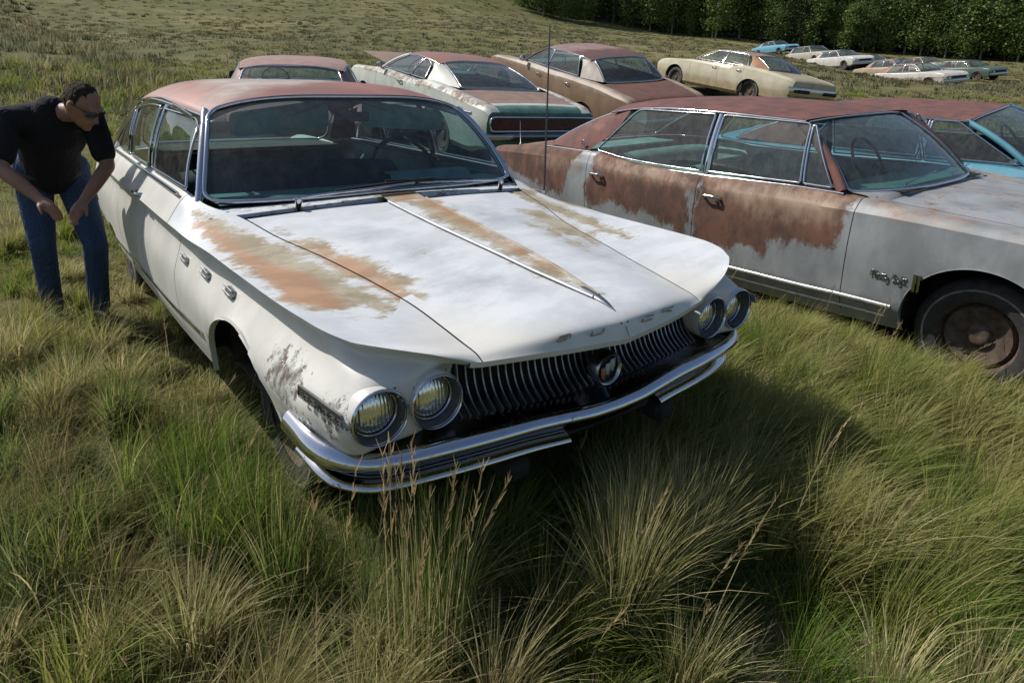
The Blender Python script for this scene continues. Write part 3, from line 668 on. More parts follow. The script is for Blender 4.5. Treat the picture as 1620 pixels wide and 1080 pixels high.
    for gph, x in ((Bg, -.242), (Ug, -.122), (Cg, .104), (Kg, .222)): glyph(gph, x, -.021+.45*x*x, .812+.02*x*x)
    for dx in (-.014, .016): MB().lathe([(0, .001), (.0035, 0)], (dx, -.0145, .816), (0, -1, .3), 8).build('letter_hole', M_DARK, hood)
    MB().tube([(0, -.0405, .775), (0, -.032, .79), (0, -.022, .806)], .0012, 4).build('hood_seam', M_DARK, hood)
    # cowl and its grille slot
    b = MB(); xs = np.linspace(-.86, .86, 41); ax = np.abs(xs)
    yb = 1.565+np.where(ax > .45, (ax-.45)**2*1.0, 0)
    yf = 1.475+ax**3*.09
    zf = .989-.045*ax**2; zb = 1.0+.0*xs
    mid = lambda k: (yf+(yb-yf)*k)
    b.grid(np.array([np.stack([xs, yf+.028, zf-.012], 1), np.stack([xs, yf+.032, zf+.003], 1), np.stack([xs, mid(.75), zf+.008], 1), np.stack([xs, yb+.02, zf+.012], 1)]))
    P = np.concatenate(b.v); wk = {'m4': np.full(len(P), .3), 'm5': np.full(len(P), -.4), 'm1': np.interp(np.abs(P[:, 0]), [0, .08, .12, .5], [.2, .1, -.03, -.06]), 'm2': np.interp(np.abs(P[:, 0]), [0, .07, .1], [.1, .05, -.3]), 'm3': np.full(len(P), -.02)}
    cowl = b.build('cowl', WHITE, root, attrs=wk)
    b = MB(); b.grid(np.array([np.stack([xs*.88, yf-.02, zf-.035], 1), np.stack([xs*.88, yf+.035, zf-.035], 1)])); b.build('vent_slot', M_DARK, cowl)
    b = MB()
    for k in range(3): b.tube(np.stack([xs*.87, yf+.004+k*.011, zf-.012], 1), .002, 4)
    b.build('vent_bar', M_ALU, cowl)
    # centre bridge over the slot (rusty)
    b = MB(); b.grid(np.array([[(x, y, z) for x in np.linspace(-.095, .095, 7)] for y, z in ((1.40, .985), (1.45, .993), (1.52, 1.003))])); P = np.concatenate(b.v)
    b.build('cowl_bridge', WHITE, cowl, attrs={'m4': np.full(len(P), .3), 'm5': np.full(len(P), -.4), 'm1': np.full(len(P), .1), 'm2': .03-np.abs(P[:, 0]-.02)*.5, 'm3': np.full(len(P), -.4)})
    # wipers
    for (x0, x1, y0, nm) in ((-.50, .20, 1.50, 0), (.62, -.02, 1.52, 1)):
        b = MB(); b.lathe([(0, .03), (.013, .028), (.017, .012), (.014, 0), (.014, -.03)], (x0, y0, 1.0), (0, -.3, 1), 12)
        d = 1 if x1 > x0 else -1
        b.tube([(x0-.02*d, y0+.01, 1.024), (x0+.12*d, y0+.015, 1.03), (x0+.12*d, y0+.015, 1.03), ((x0+x1)/2, y0+.02, 1.036), (x1-.1*d, y0+.035, 1.045)], .009, 6, r2=.006)
        arm = b.build('wiper_arm', M_CHROME, root)
        b = MB(); b.tube([((x0+x1)/2-.16*d, y0+.035, 1.030), ((x0+x1)/2+.1*d, y0+.045, 1.042), (x1+.02*d, y0+.05, 1.052)], .007, 6, r2=.014)
        b.tube([((x0+x1)/2-.1*d, y0+.036, 1.042), (x1-.06*d, y0+.05, 1.06)], .003, 5)
        b.build('wiper_blade', M_BLACK, arm)
    M_BEZEL = plain('weathered_bezel', (.12, .122, .12), .5, var=.4, scale=40)
    # headlights: pods, bezels, lenses
    LENS = NT('headlight_glass'); nn = LENS.new('ShaderNodeTexWave'); nn.bands_direction = 'X'; nn.inputs['Scale'].default_value = 28; nn.inputs['Distortion'].default_value = .6; LENS.lk(LENS.coord(), nn.inputs[0])
    LENS.set(col=(.78, .78, .72), metal=.85, rough=.13); LENS.bump(nn.outputs['Fac'], .35, .004)
    for s_ in (-1, 1):
        fd = parts['fender_'+('r' if s_ > 0 else 'l')]
        for (x, y, k) in ((.803, .100, 0), (.628, .095, 1)):
            c = (s_*x, y, .671); dx = s_*.04 if k == 0 else 0
            pod = MB().lathe([(.0845, 0), (.087, .006), (.0875, .04), (.088, .09), (.088, .16)], c, (0, 1, 0), 40).build('headlight_pod', WHITE, fd, attrs={k_: np.full(5*40, -.4) for k_ in ('m1', 'm2', 'm3', 'm4', 'm5')})
            hl = MB().lathe([(.0855, .001), (.084, -.004), (.081, -.006), (.078, -.002), (.077, .004)], c, (0, 1, 0), 40).build('headlight', M_CHROME, root)
            MB().lathe([(.077, .004), (.0725, .030), (.070, .05)], c, (0, 1, 0), 36).build('bezel', M_BEZEL, hl)
            MB().lathe([(.0, .022), (.03, .026), (.054, .036), (.069, .05)], c, (0, 1, 0), 36).build('lens', LENS.m, hl)
            MB().lathe([(.071, .044), (.069, .036), (.066, .040)], c, (0, 1, 0), 36).build('retaining_ring', M_CHROME_OLD, hl)
    # grille
    b = MB(); prof = [(.155, .735), (.152, .70), (.145, .665), (.128, .63), (.10, .602), (.072, .585)]
    pr = curve([(0, a, c) for a, c in prof], 12)
    for x in np.arange(-.54, .541, .027):
        dy = .055*(abs(x)/.55)**2
        P = pr.copy(); P[:, 0] = x; P[:, 1] += dy-.02
        b.tube(P, .0048, 6, r2=.008, up=(0, -1, 0))
    gr = b.build('grille', M_ALU, root)
    G = np.array([[(x, .155+.04*(abs(x)/.56)**2+dy, z) for x in np.linspace(-.57, .57, 21)] for dy, z in ((.03, .76), (.03, .66), (.01, .60), (-.06, .582))])
    MB().grid(G).build('grille_backing', M_DARK, gr)
    # round badge with three shields
    c = (0, .052, .634)
    b = MB(); b.lathe([(.060, .03), (.060, -.012), (.055, -.02), (.049, -.016), (.047, -.004)], c, (0, 1, 0), 36)
    em = b.build('grille_badge', M_CHROME_OLD, root)
    MB().lathe([(0, -.001), (.048, -.002)], c, (0, 1, 0), 32).build('badge_field', M_BLACK, em)
    cols = [plain('badge_tan', (.35, .17, .09), .5), plain('badge_pale', (.42, .42, .36), .5), plain('badge_grey', (.36, .38, .38), .45)]
    for k, (dx, dz) in enumerate(((-.019, -.012), (0, 0), (.019, .012))):
        Sh = [(-.012, .018), (.012, .022), (.012, -.004), (.004, -.026), (-.008, -.018), (-.012, -.002)]
        b = MB(); flat_poly(b, [(c[0]+dx+a*.95, c[1]-.007-k*.001, c[2]+dz+h) for a, h in Sh], (0, -.004, 0)); b.build('shield', cols[k], em, smooth=False)
    # front bumper
    sx = np.array([0, .1, .22, .35, .5, .63, .75, .84, .90, .945, .965, .972]); sy = np.array([-.03, -.03, -.022, -.010, .005, .03, .065, .105, .155, .225, .31, .42])
    sz = np.array([-.018, -.014, -.004, .004, .006, .002, -.006, -.010, -.008, -.002, .01, .018])
    prof = [(.046, .556), (.036, .563), (.026, .564), (.014, .560), (.002, .550), (-.004, .541), (-.003, .533), (.004, .526), (.016, .521), (.036, .518)]
    lip = [(.066, .464), (.052, .457), (.038, .449), (.031, .441), (.033, .435), (.045, .432)]
    k = np.linspace(-1, 1, 101); sxa = np.interp(np.abs(k), np.linspace(0, 1, 12), sx); ia = np.abs(k)
    def sweep(prof, kk, dz=0, grow=0):
        t12 = np.linspace(0, 1, 12); X = pchip(t12, sx, np.abs(kk))*np.sign(kk); Yv = pchip(t12, sy, np.abs(kk)); Z = pchip(t12, sz, np.abs(kk))
        tx = np.gradient(X); ty = np.gradient(Yv); L = np.hypot(tx, ty); nx, ny = -ty/L, tx/L   # inward normal
        G = np.zeros((len(prof), len(kk), 3))
        for i, (o, z) in enumerate(prof):
            oo = o; hs = 1+grow*np.clip((np.abs(X)-.78)/.15, 0, 1)**1.5*np.clip((Yv-.05)/.1, 0, 1)
            G[i, :, 0] = X+nx*oo; G[i, :, 1] = Yv+ny*oo; G[i, :, 2] = (z-.541)*hs+.541+Z+dz
        return G
    bp = MB().grid(sweep(prof, k, 0, .75)).build('front_bumper', BUMP, root, sharp=0)
    MB().grid(sweep([(.13, .606), (.10, .583), (.072, .566), (.044, .559)], np.linspace(-.93, .93, 80))).build('dark_bumper_top', M_DARKCH, bp, sharp=0)  # upper face of the bumper, its dark reflection painted in
    MB().grid(sweep([(.034, .518), (.058, .506), (.066, .462)], np.linspace(-1, 1, 80))).build('bumper_recess', M_DARKCH, bp, sharp=0)  # shaded grass reflection painted into the recess colour
    for kk in (np.linspace(-1, -.155, 44), np.linspace(.215, 1, 40)):
        MB().grid(sweep(lip, kk)).build('bumper_lip', BUMP, bp, sharp=0)
        MB().grid(sweep([(.062, .472), (.10, .47), (.10, .44), (.045, .432)], kk)).build('bumper_underside', M_DARK, bp)
    b = MB(); b.box((0, .12, .46), (.5, .14, .1), bev=.02); b.build('licence_plate_recess', M_DARK, bp)
    MB().box((0, 2.8, .33), (1.66, 4.7, .06), bev=.02).build('underbody', M_DARK, root)
    b = MB(); b.box((-.0, .2, .42), (1.3, .2, .05), bev=.02); b.box((-.35, .5, .36), (.1, .9, .08), bev=.02); b.box((.35, .5, .36), (.1, .9, .08), bev=.02); b.build('front_frame', M_DARK, root)
    # portholes, name badge, trim along the sides
    for s_ in (-1, 1):
        fd = parts['fender_'+('r' if s_ > 0 else 'l')]
        for y in (1.70, 1.41, 1.12):
            xs_ = V[np.argmin(np.abs(u-y)), :, :]; xs_ = xs_[(v > 5.5) & (v < 8)]; x8 = xs_[np.argmin(np.abs(xs_[:, 2]-.765)), 0]
            b = MB(); P = rounded_poly([(-.045, -.014), (.040, -.016), (.040, .014), (-.045, .013)], .012)
            flat_poly(b, [(s_*x8-s_*.4*h-s_*.004, y+a, .765+h+a*.05) for a, h in P], (s_*.016, 0, .004))
            for dz in (-.009, .009): b.tube([(s_*(x8+.010-.4*dz), y-.03, .768+dz), (s_*(x8+.010-.4*dz), y+.065, .772+dz)], .004, 5)
            b.build('porthole', M_ALU, fd, sharp=30)
        b = MB(); P = [(.045, -.018), (.30, -.018), (.30, .013), (.06, .013)]
        Pq = [(s_*np.interp(y, [0, .27, .4], [.90, .93, .948]), y+.04, .70+h) for y, h in rounded_poly(P, .008)]
        flat_poly(b, Pq, (s_*.008, 0, 0)); bd = b.build('name_badge', M_ALU, fd, sharp=30)
        # LE SABRE lettering as raised dark strokes
        gl = {'L': [[(0,1),(0,0),(1,0)]], 'E': [[(1,1),(0,1),(0,0),(1,0)],[(0,.5),(.8,.5)]], 'S': [[(1,1),(0,1),(0,.5),(1,.5),(1,0),(0,0)]], 'A': [[(0,0),(.5,1),(1,0)],[(.25,.4),(.75,.4)]], 'B': [[(0,0),(0,1),(.9,.9),(.9,.6),(0,.5)],[(.9,.5),(1,.1),(0,0)]], 'R': [[(0,0),(0,1),(1,.9),(1,.6),(0,.5),(1,0)]]}
        b = MB()
        for i, ch in enumerate('LESABRE'):
            y_a = (.315-i*.036) if s_ < 0 else (.10+i*.036)
            for st in gl[ch]:
                Q = [(s_*(np.interp(y_a+(-.022 if s_ < 0 else .022)*a, [0, .27, .4], [.90, .93, .948])+.012), y_a+(-.022 if s_ < 0 else .022)*a, .689+.018*h) for a, h in st]
                b.tube(densify(Q, .004, False), .0022, 4)
        b.build('lettering', M_BLACK, bd)
        # lower side moulding
        yy2 = np.linspace(1.41, 5.3, 60); i_ = [np.argmin(np.abs(u-t)) for t in yy2]
        jz = np.argmin(np.abs(v-7.9)); Pm = V[i_, jz].copy(); Pm[:, 0] = s_*(Pm[:, 0]+.006)
        MB().tube(Pm, .005, 6, r2=.010).build('side_moulding', M_CHROME, root)
        for y in (2.60, 3.70):
            handle(parts[('door_front_' if y < 3 else 'door_rear_')+('r' if s_ > 0 else 'l')] if y < 3.6 else parts['quarter_'+('r' if s_ > 0 else 'l')], .955, y, .925, s_)
    MB().tube([(.905, 1.49, .93), (.905, 1.49, .95)], .014, 10).build('aerial_base', M_CHROME, root)
    MB().tube([(.905, 1.49, .95), (.905, 1.49, 1.25), (.905, 1.495, 1.82)], [.007, .0055, .0042], 6).build('aerial', plain('dull_aerial_steel', (.10, .10, .11), .5, .6), root)
    # greenhouse
    rail = [(2.06, .715, 1.355), (2.4, .752, 1.382), (2.8, .766, 1.398), (3.2, .768, 1.392), (3.5, .766, 1.368), (3.75, .760, 1.318), (3.98, .750, 1.235)]
    crown = [(2.02, 0, 1.447), (2.3, 0, 1.486), (2.8, 0, 1.504), (3.3, 0, 1.504), (3.7, 0, 1.485), (4.08, 0, 1.40)]
    fr = lambda s_: parts['door_front_'+('r' if s_ > 0 else 'l')]
    re_ = lambda s_: parts['door_rear_'+('r' if s_ > 0 else 'l')]
    qu = lambda s_: parts['quarter_'+('r' if s_ > 0 else 'l')]
    g = dict(tpow=4, xa=.838, ya=1.74, yac=1.575, za=1.0, zac=1.008, wpow=4, xt=.70, yt=2.075, ytc=2.03, zt=1.366, ztc=1.438, wr=(.075, .11), wbulge=.035,
             xd=.70, yd=4.15, ydc=4.42, zd=1.02, zdc=1.0, xr=.68, yr=3.92, yrc=4.10, zr=1.26, zrc=1.37,
             rail=rail, crown=crown, rpow=4.2, belt=[(1.87, .885, 1.036), (3.0, .885, 1.04), (4.1, .875, 1.035)],
             windows=[([(1.82, 1.05), (2.62, 1.05), (2.62, 1.352), (2.36, 1.346), (2.11, 1.33), (2.02, 1.29)], [.02, .02, .02, .1, .04, .03], fr),
                      ([(2.72, 1.05), (3.36, 1.05), (3.36, 1.32), (3.2, 1.345), (2.95, 1.36), (2.72, 1.362)], [.02, .02, .03, .1, .1, .02], re_),
                      ([(3.44, 1.05), (3.88, 1.05), (3.80, 1.14), (3.65, 1.245), (3.44, 1.305)], [.02, .03, .06, .06, .02], qu)],
             cpanel=[(3.97, 1.04), (3.88, 1.15), (3.74, 1.26), (3.66, 1.31)], cbulge=.03, posts=(2.67, 3.40), postw=.03, bx=.03, c_roof=1, pw=.02)
    greenhouse(root, g, mats, wear, .008)
    # bright arch above the side windows
    for s_ in (-1, 1):
        ky = np.linspace(2.05, 3.98, 40); kz = np.interp(ky, [1.98, 2.05, 2.4, 2.8, 3.2, 3.5, 3.75, 3.98], [1.335, 1.342, 1.368, 1.382, 1.366, 1.318, 1.225, 1.05])
        kx = np.interp(kz, [1.04, 1.38], [.89, .752])+.012
        MB().tube(np.stack([s_*kx, ky, kz], 1), .007, 6, r2=.012).build('window_arch_trim', M_CHROME_OLD, root)
        MB().tube(np.stack([s_*(kx+.004), ky-.0, kz+.022], 1)[2:-1], .004, 6).build('window_arch_trim', M_CHROME, root)
    # cabin
    b = MB(); b.box((0, 2.9, .36), (1.8, 2.5, .03)); b.build('floor_pan', M_DARK, root)
    b = MB(); G = np.array([[(x, y+.10*abs(x)**3, z) for x in np.linspace(-.79, .79, 25)] for y, z in ((1.62, .99), (1.75, 1.005), (1.88, 1.0), (1.93, .95), (1.90, .78), (1.86, .70))]); b.grid(G)
    b.build('dashboard', M_INT, root)
    G = np.array([[(x, y, z) for x in np.linspace(.12, .62, 12)] for y, z in ((1.80, 1.0), (1.84, 1.045), (1.93, 1.05), (1.97, 1.0), (1.96, .93))])
    MB().grid(G).build('instrument_hood', M_INT, root)
    bench(root, 2.55, .70, .42, M_INT_D, .52); bench(root, 3.45, .68, .42, M_INT_D, .50)
    steering(root, .38, 2.15, 1.02, M_BLACK, .2)
    for s_ in (-1, 1):
        b = MB(); flat_poly(b, [(s_*.10+s_*a, 2.09+.03*(h < .02), 1.415-h*.86-.03*(a > .3)) for a, h in rounded_poly([(0, 0), (.5, .03), (.5, .165), (0, .165)], .04)], (0, .018, 0)); b.build('sun_visor', M_INT, root)
        b = MB(); b.box((s_*.855, 2.95, .80), (.03, 1.95, .40), bev=.01); b.build('door_lining', M_INT, root)
    b = MB(); b.box((0, 2.02, 1.335), (.20, .02, .05), bev=.01); b.tube([(0, 2.0, 1.42), (0, 2.02, 1.35)], .006, 6); b.build('rear_view_mirror', M_BLACK, root)
    MB().box((0, 4.05, 1.0), (1.3, .5, .02)).build('parcel_shelf', M_INT_T, root)
    for s_ in (-1, 1):
        wheel(root, s_*.70, .96, .30); wheel(root, s_*.80, 4.10, .315)
    return root, parts
M_DARKCH = chrome_mat('dark_reflection_chrome', (.10, .10, .11), .3, 1.0)  # dark reflections of grille and grass painted into the chrome colour
BUMP = chrome_mat('bumper_chrome', (.60, .62, .66), .13, .5)
BW, BParts = buick()
# ---------------------------------------------------------------- other cars
def rust_paint(name, base, rust, tan, rough=.5, metal=0, grime=.25, amp=.12):
    return paint_mat(name, base, [('m1', rust[0], rust[1], amp, .03, .85, 5), ('m2', tan[0], tan[1], amp, .09, .6, 5)], rough=rough, streak=(1, 1, .55), grime=grime)
def car(name, label, tab, loc, rot, gh, mats, gaps, wear=None, arches=(), deck=4.4, cowl=1.6, group=None, du=.05, nv=4, tyre=.345, seats=M_INT_D, doors_side=(-1, 1), wheels=True, hood=True, crease=(2, 4, 6), handles=(), base_wheel=.33, trimline=True, bumpers=True, interior=True, rearpanel=None, dashmat=M_INT):
    root = thing(name, label, 'car', loc, rot, group)
    uk = [t[0] for t in tab]
    ctrl = []
    for (y, zc, xh, zh, xb, zb, xc, zk, xm, zm, xl, zl, xr, zr) in tab:
        ctrl.append([(0, y, zc), (xh*.5, y, zc-(zc-zh)*.28), (xh, y, zh), (xb, y, zb), (xc, y, zk), (xm, y, zm), (xl, y, zl), (xr, y, zr)])
    V, u, v = upsample(ctrl, uk, crease, gaps, (2,), du=du, nv=nv)
    F, vf = mirror_full(V, v)
    L = uk[-1]
    def cls(u_, v_, c):
        a = abs(v_); s = 'r' if v_ > 0 else 'l'
        if a < 2:
            if a > 2-.014: return None
            if u_ < cowl: return 'hood' if hood else None
            if u_ < deck: return None
            return 'trunk_lid'
        if a < 2.014: return None
        if a < 6.75:
            for g in gaps:
                if abs(u_-g) < .0029: return None
            for k in range(len(gaps)-1):
                if gaps[k] < u_ < gaps[k+1]: return 'door_%d_%s' % (k, s)
        if u_ <= gaps[0]: return 'front_fender_'+s
        return 'quarter_panel_'+s
    names = {}
    for s in 'rl':
        names['front_fender_'+s] = 'front_fender'; names['quarter_panel_'+s] = 'quarter_panel'
        for k in range(3): names['door_%d_%s' % (k, s)] = 'door'
    mz = (lambda nm, x, y, z: {'m1': np.full(x.shape, -.4), 'm2': np.full(x.shape, -.4)}) if wear is None else wear
    parts = split_parts(root, F, u, vf, cls, mats, mz, names, arches)
    inner_shell(root, F, vf, gaps, u, cowl if hood else -9) if du < .1 else None
    arch_lips(root, F, vf, arches, mats['body'], mz)
    # nose and tail closing panels
    for e, nm, bow, sg in ((0, 'nose_panel', .05, -1), (-1, 'tail_panel', .03, 1)):
        rows = []
        for k in range(len(v)):
            p = V[e, k]; xs = np.linspace(-1, 1, 15); rows.append(np.stack([xs*p[0], p[1]+sg*bow*(1-xs**2), np.full(15, p[2])], 1))
        G = np.array(rows); b = MB(); b.grid(G); P = np.concatenate(b.v)
        b.build(nm, mats.get(nm, mats['body']), root, attrs=mz(nm, P[:, 0], P[:, 1], P[:, 2]))
    own = {}
    def owner(k): return lambda s_: parts.get('door_%d_%s' % (k, 'r' if s_ > 0 else 'l'), root)
    gh['windows'] = [(p, r, owner(k)) for p, r, k in gh['windows']]
    W_, B_, S_ = greenhouse(root, gh, mats, mz, gh.get('tr', .009))
    # cowl strip
    xs = np.linspace(-gh['xa']*.99, gh['xa']*.99, 21); hz = np.interp(cowl, uk, [t[1] for t in tab])
    a = np.abs(xs)/gh['xa']; yb = gh['yac']+(gh['ya']-gh['yac'])*a**3
    zb0 = gh['zac']+(gh['za']-gh['zac'])*a**2
    G = np.array([np.stack([xs, np.full(21, cowl+.01), hz-.02-.03*a**2], 1), np.stack([xs, (cowl+yb)/2, zb0-.012], 1), np.stack([xs, yb+.03, zb0-.002], 1)])
    b = MB(); b.grid(G); P = np.concatenate(b.v); b.build('cowl', mats['body'], root, attrs=mz('cowl', P[:, 0], P[:, 1], P[:, 2]))
    if interior:
        y0 = gh['ya']; MB().box((0, (y0+deck)/2+.1, .36), (1.7, deck-y0+.4, .03)).build('floor_pan', M_DARK, root)
        G = np.array([[(x, y+.04*x*x, z) for x in np.linspace(-.82, .82, 19)] for y, z in ((gh['yac']+.05, gh['zac']-.02), (y0+.15, gh['zac']), (y0+.26, gh['zac']-.03), (y0+.24, gh['zac']-.3))])
        MB().grid(G).build('dashboard', dashmat, root)
        MB().box((0, y0-.05, .70), (1.66, .02, .52)).build('firewall', M_DARK, root)
        bench(root, y0+.98, .68, .42, seats, .50); bench(root, min(y0+1.9, deck-.75), .66, .42, seats, .48)
        steering(root, .38, y0+.50, 1.0)
        MB().box((0, gh['ydc']-.28, gh['zdc']-.03), (1.25, .5, .02)).build('parcel_shelf', seats, root)
        for s_ in (-1, 1): MB().box((s_*.87, (gaps[0]+gaps[-1])/2, .78), (.03, gaps[-1]-gaps[0]-.1, .34), bev=.01).build('door_lining', seats, root)
    if wheels:
        for (yc, zc, ry, rz) in arches:
            for s_ in (-1, 1): wheel(root, s_*.80, yc, base_wheel, r=tyre)
    for (k, y, z) in handles:
        for s_ in (-1, 1):
            i = np.argmin(np.abs(u-y)); col = V[i]; j = np.where(v > 3.5)[0]; jj = j[np.argmin(np.abs(col[j, 2]-z))]
            handle(parts.get('door_%d_%s' % (k, 'r' if s_ > 0 else 'l'), root), col[jj, 0], y, z, s_)
    return root, parts, (V, u, v)
# columns: y, zc, xh,zh, xb,zb, xc,zcrease, xm,zm, xl,zl, xr,zr
OT = [(.00,.70,.5,.70,.80,.71,.86,.69,.88,.58,.86,.42,.80,.36), (.05,.79,.56,.78,.85,.80,.92,.78,.95,.62,.93,.38,.86,.30), (.4,.87,.64,.85,.90,.875,.975,.84,.995,.64,.975,.34,.90,.24),
      (1.0,.92,.70,.895,.92,.905,.985,.865,1.0,.64,.985,.33,.91,.20), (1.55,.955,.76,.93,.915,.935,.985,.875,1.0,.64,.985,.32,.91,.17), (1.72,.965,.80,.95,.915,.945,.985,.875,1.0,.64,.985,.315,.91,.16),
      (2.0,.965,.86,.965,.93,.955,.985,.87,1.0,.63,.985,.30,.91,.15), (3.0,.93,.87,.935,.94,.925,.985,.845,1.0,.62,.985,.27,.91,.13), (3.6,.93,.87,.935,.94,.925,.985,.845,1.0,.62,.985,.27,.91,.13), (4.2,.98,.86,.98,.93,.97,.985,.87,1.0,.63,.98,.29,.91,.15),
      (4.6,.98,.83,.975,.92,.965,.98,.875,.995,.64,.975,.30,.91,.16), (5.2,.94,.78,.925,.91,.93,.97,.86,.985,.64,.965,.34,.90,.22), (5.7,.89,.72,.87,.885,.885,.945,.83,.96,.62,.945,.38,.88,.30), (5.86,.82,.68,.81,.85,.83,.90,.79,.91,.60,.90,.42,.84,.36)]
gA = [[(5.95,.40),(5.66,.62),(5.38,.68),(5.11,.63),(4.84,.56),(4.53,.54),(4.47,.76),(4.28,.96),(4.14,1.0),(4.12,.85),(4.2,.67),(4.11,.46),(4.2,.2),(5.95,.2)],
      [(4.10,.50),(3.77,.57),(3.49,.55),(3.2,.52),(2.97,.44),(2.98,.1),(4.2,.1)], [(3.05,.81),(2.93,.84),(2.94,.2),(3.01,.3),(2.98,.67)],
      [(2.33,.47),(2.26,.56),(1.89,.61),(1.79,.62),(1.76,.77),(1.76,.93),(1.70,.97),(1.0,.97),(.0,.97),(-.1,.1),(2.9,.1),(2.94,.40),(2.57,.42)]]
gTan = [[(2.92,.93),(1.78,.96),(1.80,.84),(2.0,.78),(2.38,.75),(2.77,.86)], [(4.1,.92),(3.1,.93),(3.0,.86),(3.9,.84)], [(1.72,.99),(1.0,.98),(.1,.9),(.1,.86),(1.0,.92),(1.71,.93)], [(4.9, .86), (4.25, .86), (4.25, .81), (4.9, .80)]]
def owear(nm, x, y, z):
    if nm in ('roof', 'roof_pillar', 'pillar'):
        return {'m1': np.full(x.shape, .4), 'm2': np.clip(.0-np.abs(z-1.19)*2+.0, -.4, .05)-.02*np.ones(x.shape) if nm == 'roof_pillar' else np.full(x.shape, -.4)}
    g_ = polys(gA, y, z); m1 = np.clip(-g_, -.4, .4)
    if nm in ('hood', 'cowl', 'nose_panel'): return {'m1': np.full(x.shape, -.05), 'm2': np.full(x.shape, -.06)}
    if nm == 'trunk_lid': return {'m1': np.full(x.shape, .3), 'm2': np.full(x.shape, -.02)}
    return {'m1': m1, 'm2': polys(gTan, y, z)-.012}
OBODY = rust_paint('rusted_grey_paint', ((.30, .32, .335), (.19, .205, .215)), ((.155, .075, .05), (.075, .04, .03)), ((.33, .235, .165), (.21, .13, .085)), .42, amp=.17)
OROOF = rust_paint('rusted_maroon_roof', ((.30, .33, .35), (.22, .24, .26)), ((.165, .065, .052), (.10, .048, .045)), ((.26, .14, .09), (.2, .1, .07)), .5)
ogh = dict(xa=.875, ya=1.84, yac=1.60, za=.975, zac=.975, wpow=2.6, xt=.70, yt=2.30, ytc=2.22, zt=1.365, ztc=1.397, wr=(.035, .07), wbulge=.03,
    xd=.78, yd=4.95, ydc=5.08, zd=.97, zdc=.965, xr=.64, yr=4.15, yrc=4.22, zr=1.33, zrc=1.36, br=(.05, .1),
    rail=[(2.27, .735, 1.385), (3.0, .765, 1.408), (3.6, .762, 1.402), (3.9, .75, 1.375), (4.15, .73, 1.335)], crown=[(2.2, 0, 1.405), (2.5, 0, 1.44), (3.0, 0, 1.457), (3.6, 0, 1.457), (3.95, 0, 1.435), (4.22, 0, 1.395)], rpow=3.6,
    belt=[(1.84, .90, .972), (2.2, .90, .972), (2.9, .905, .945), (3.5, .905, .935), (3.8, .905, .94), (4.2, .90, .985), (4.9, .895, .975)],
    windows=[([(1.93, .985), (2.13, .985), (2.20, 1.355), (2.18, 1.355)], [.01]*4, 0), ([(2.155, .985), (2.91, .965), (2.91, 1.378), (2.22, 1.365)], [.01, .01, .02, .03], 0),
             ([(2.985, .96), (3.5, .955), (3.85, .965), (4.16, 1.0), (3.80, 1.36), (3.72, 1.373), (2.985, 1.38)], [.01, .1, .1, .03, .04, .03, .01], 1)],
    cpanel=[(4.26, .985), (4.10, 1.10), (3.97, 1.22), (3.90, 1.35)], cbulge=.02, posts=(2.95,), postw=.026, bx=.012, pw=.03)
OM = {'body': OBODY, 'roof': OROOF, 'trim': M_CHROME, 'glass': M_GLASS, 'pillar': OROOF, 'post': M_CHROME}
o_arch = [(.92, .33, .40, .36), (5.02-.9, .30, .02, .02)]
o_arch = [(.95, .31, .40, .37), (4.95, .22, .42, .30)]
OLD, op_, (OV, ou, ov) = car('sedan', 'long rust brown and bare grey four door sedan beside the white sedan', OT, (3.70, -1.13, -.05), (R(.4), R(-2.0), R(-.65)), ogh, OM, (1.72, 2.95, 4.20), owear, o_arch, deck=4.95, cowl=1.60, du=.035, nv=6, handles=((0, 2.80, .80), (1, 4.06, .80)), base_wheel=.26, seats=plain('sea_green_vinyl', (.22, .34, .31), .6, var=.3, scale=7), dashmat=plain('sea_green_dash', (.09, .22, .19), .55, var=.3, scale=7))
for s_ in (-1, 1):
    for zz, r_, nm in ((.325, .009, 'side_moulding'), (.235, .006, 'sill_moulding')):
        yy = np.linspace(1.4, 4.5, 70); ii = [np.argmin(np.abs(ou-t)) for t in yy]; P = []
        for i in ii:
            zl = np.interp(ou[i], [t[0] for t in OT], [t[11] for t in OT])+.01-(.08 if nm == 'sill_moulding' else 0)
            j = np.argmin(np.abs(OV[i, :, 2]-zl)+(ov < 4)*9); P.append((s_*(OV[i, j, 0]+.004), ou[i], zl))
        P = np.array(P); P = P[[k for k in range(len(P)) if nm == 'side_moulding' or (1.4 < P[k, 1] < 4.5)]] if nm == 'sill_moulding' else P
        P[:, 0] = np.convolve(np.pad(P[:, 0], 2, 'edge'), np.ones(5)/5, 'valid')
        MB().tube(P, r_*.6, 8, r2=r_*1.3).build(nm, M_TRIM, OLD)
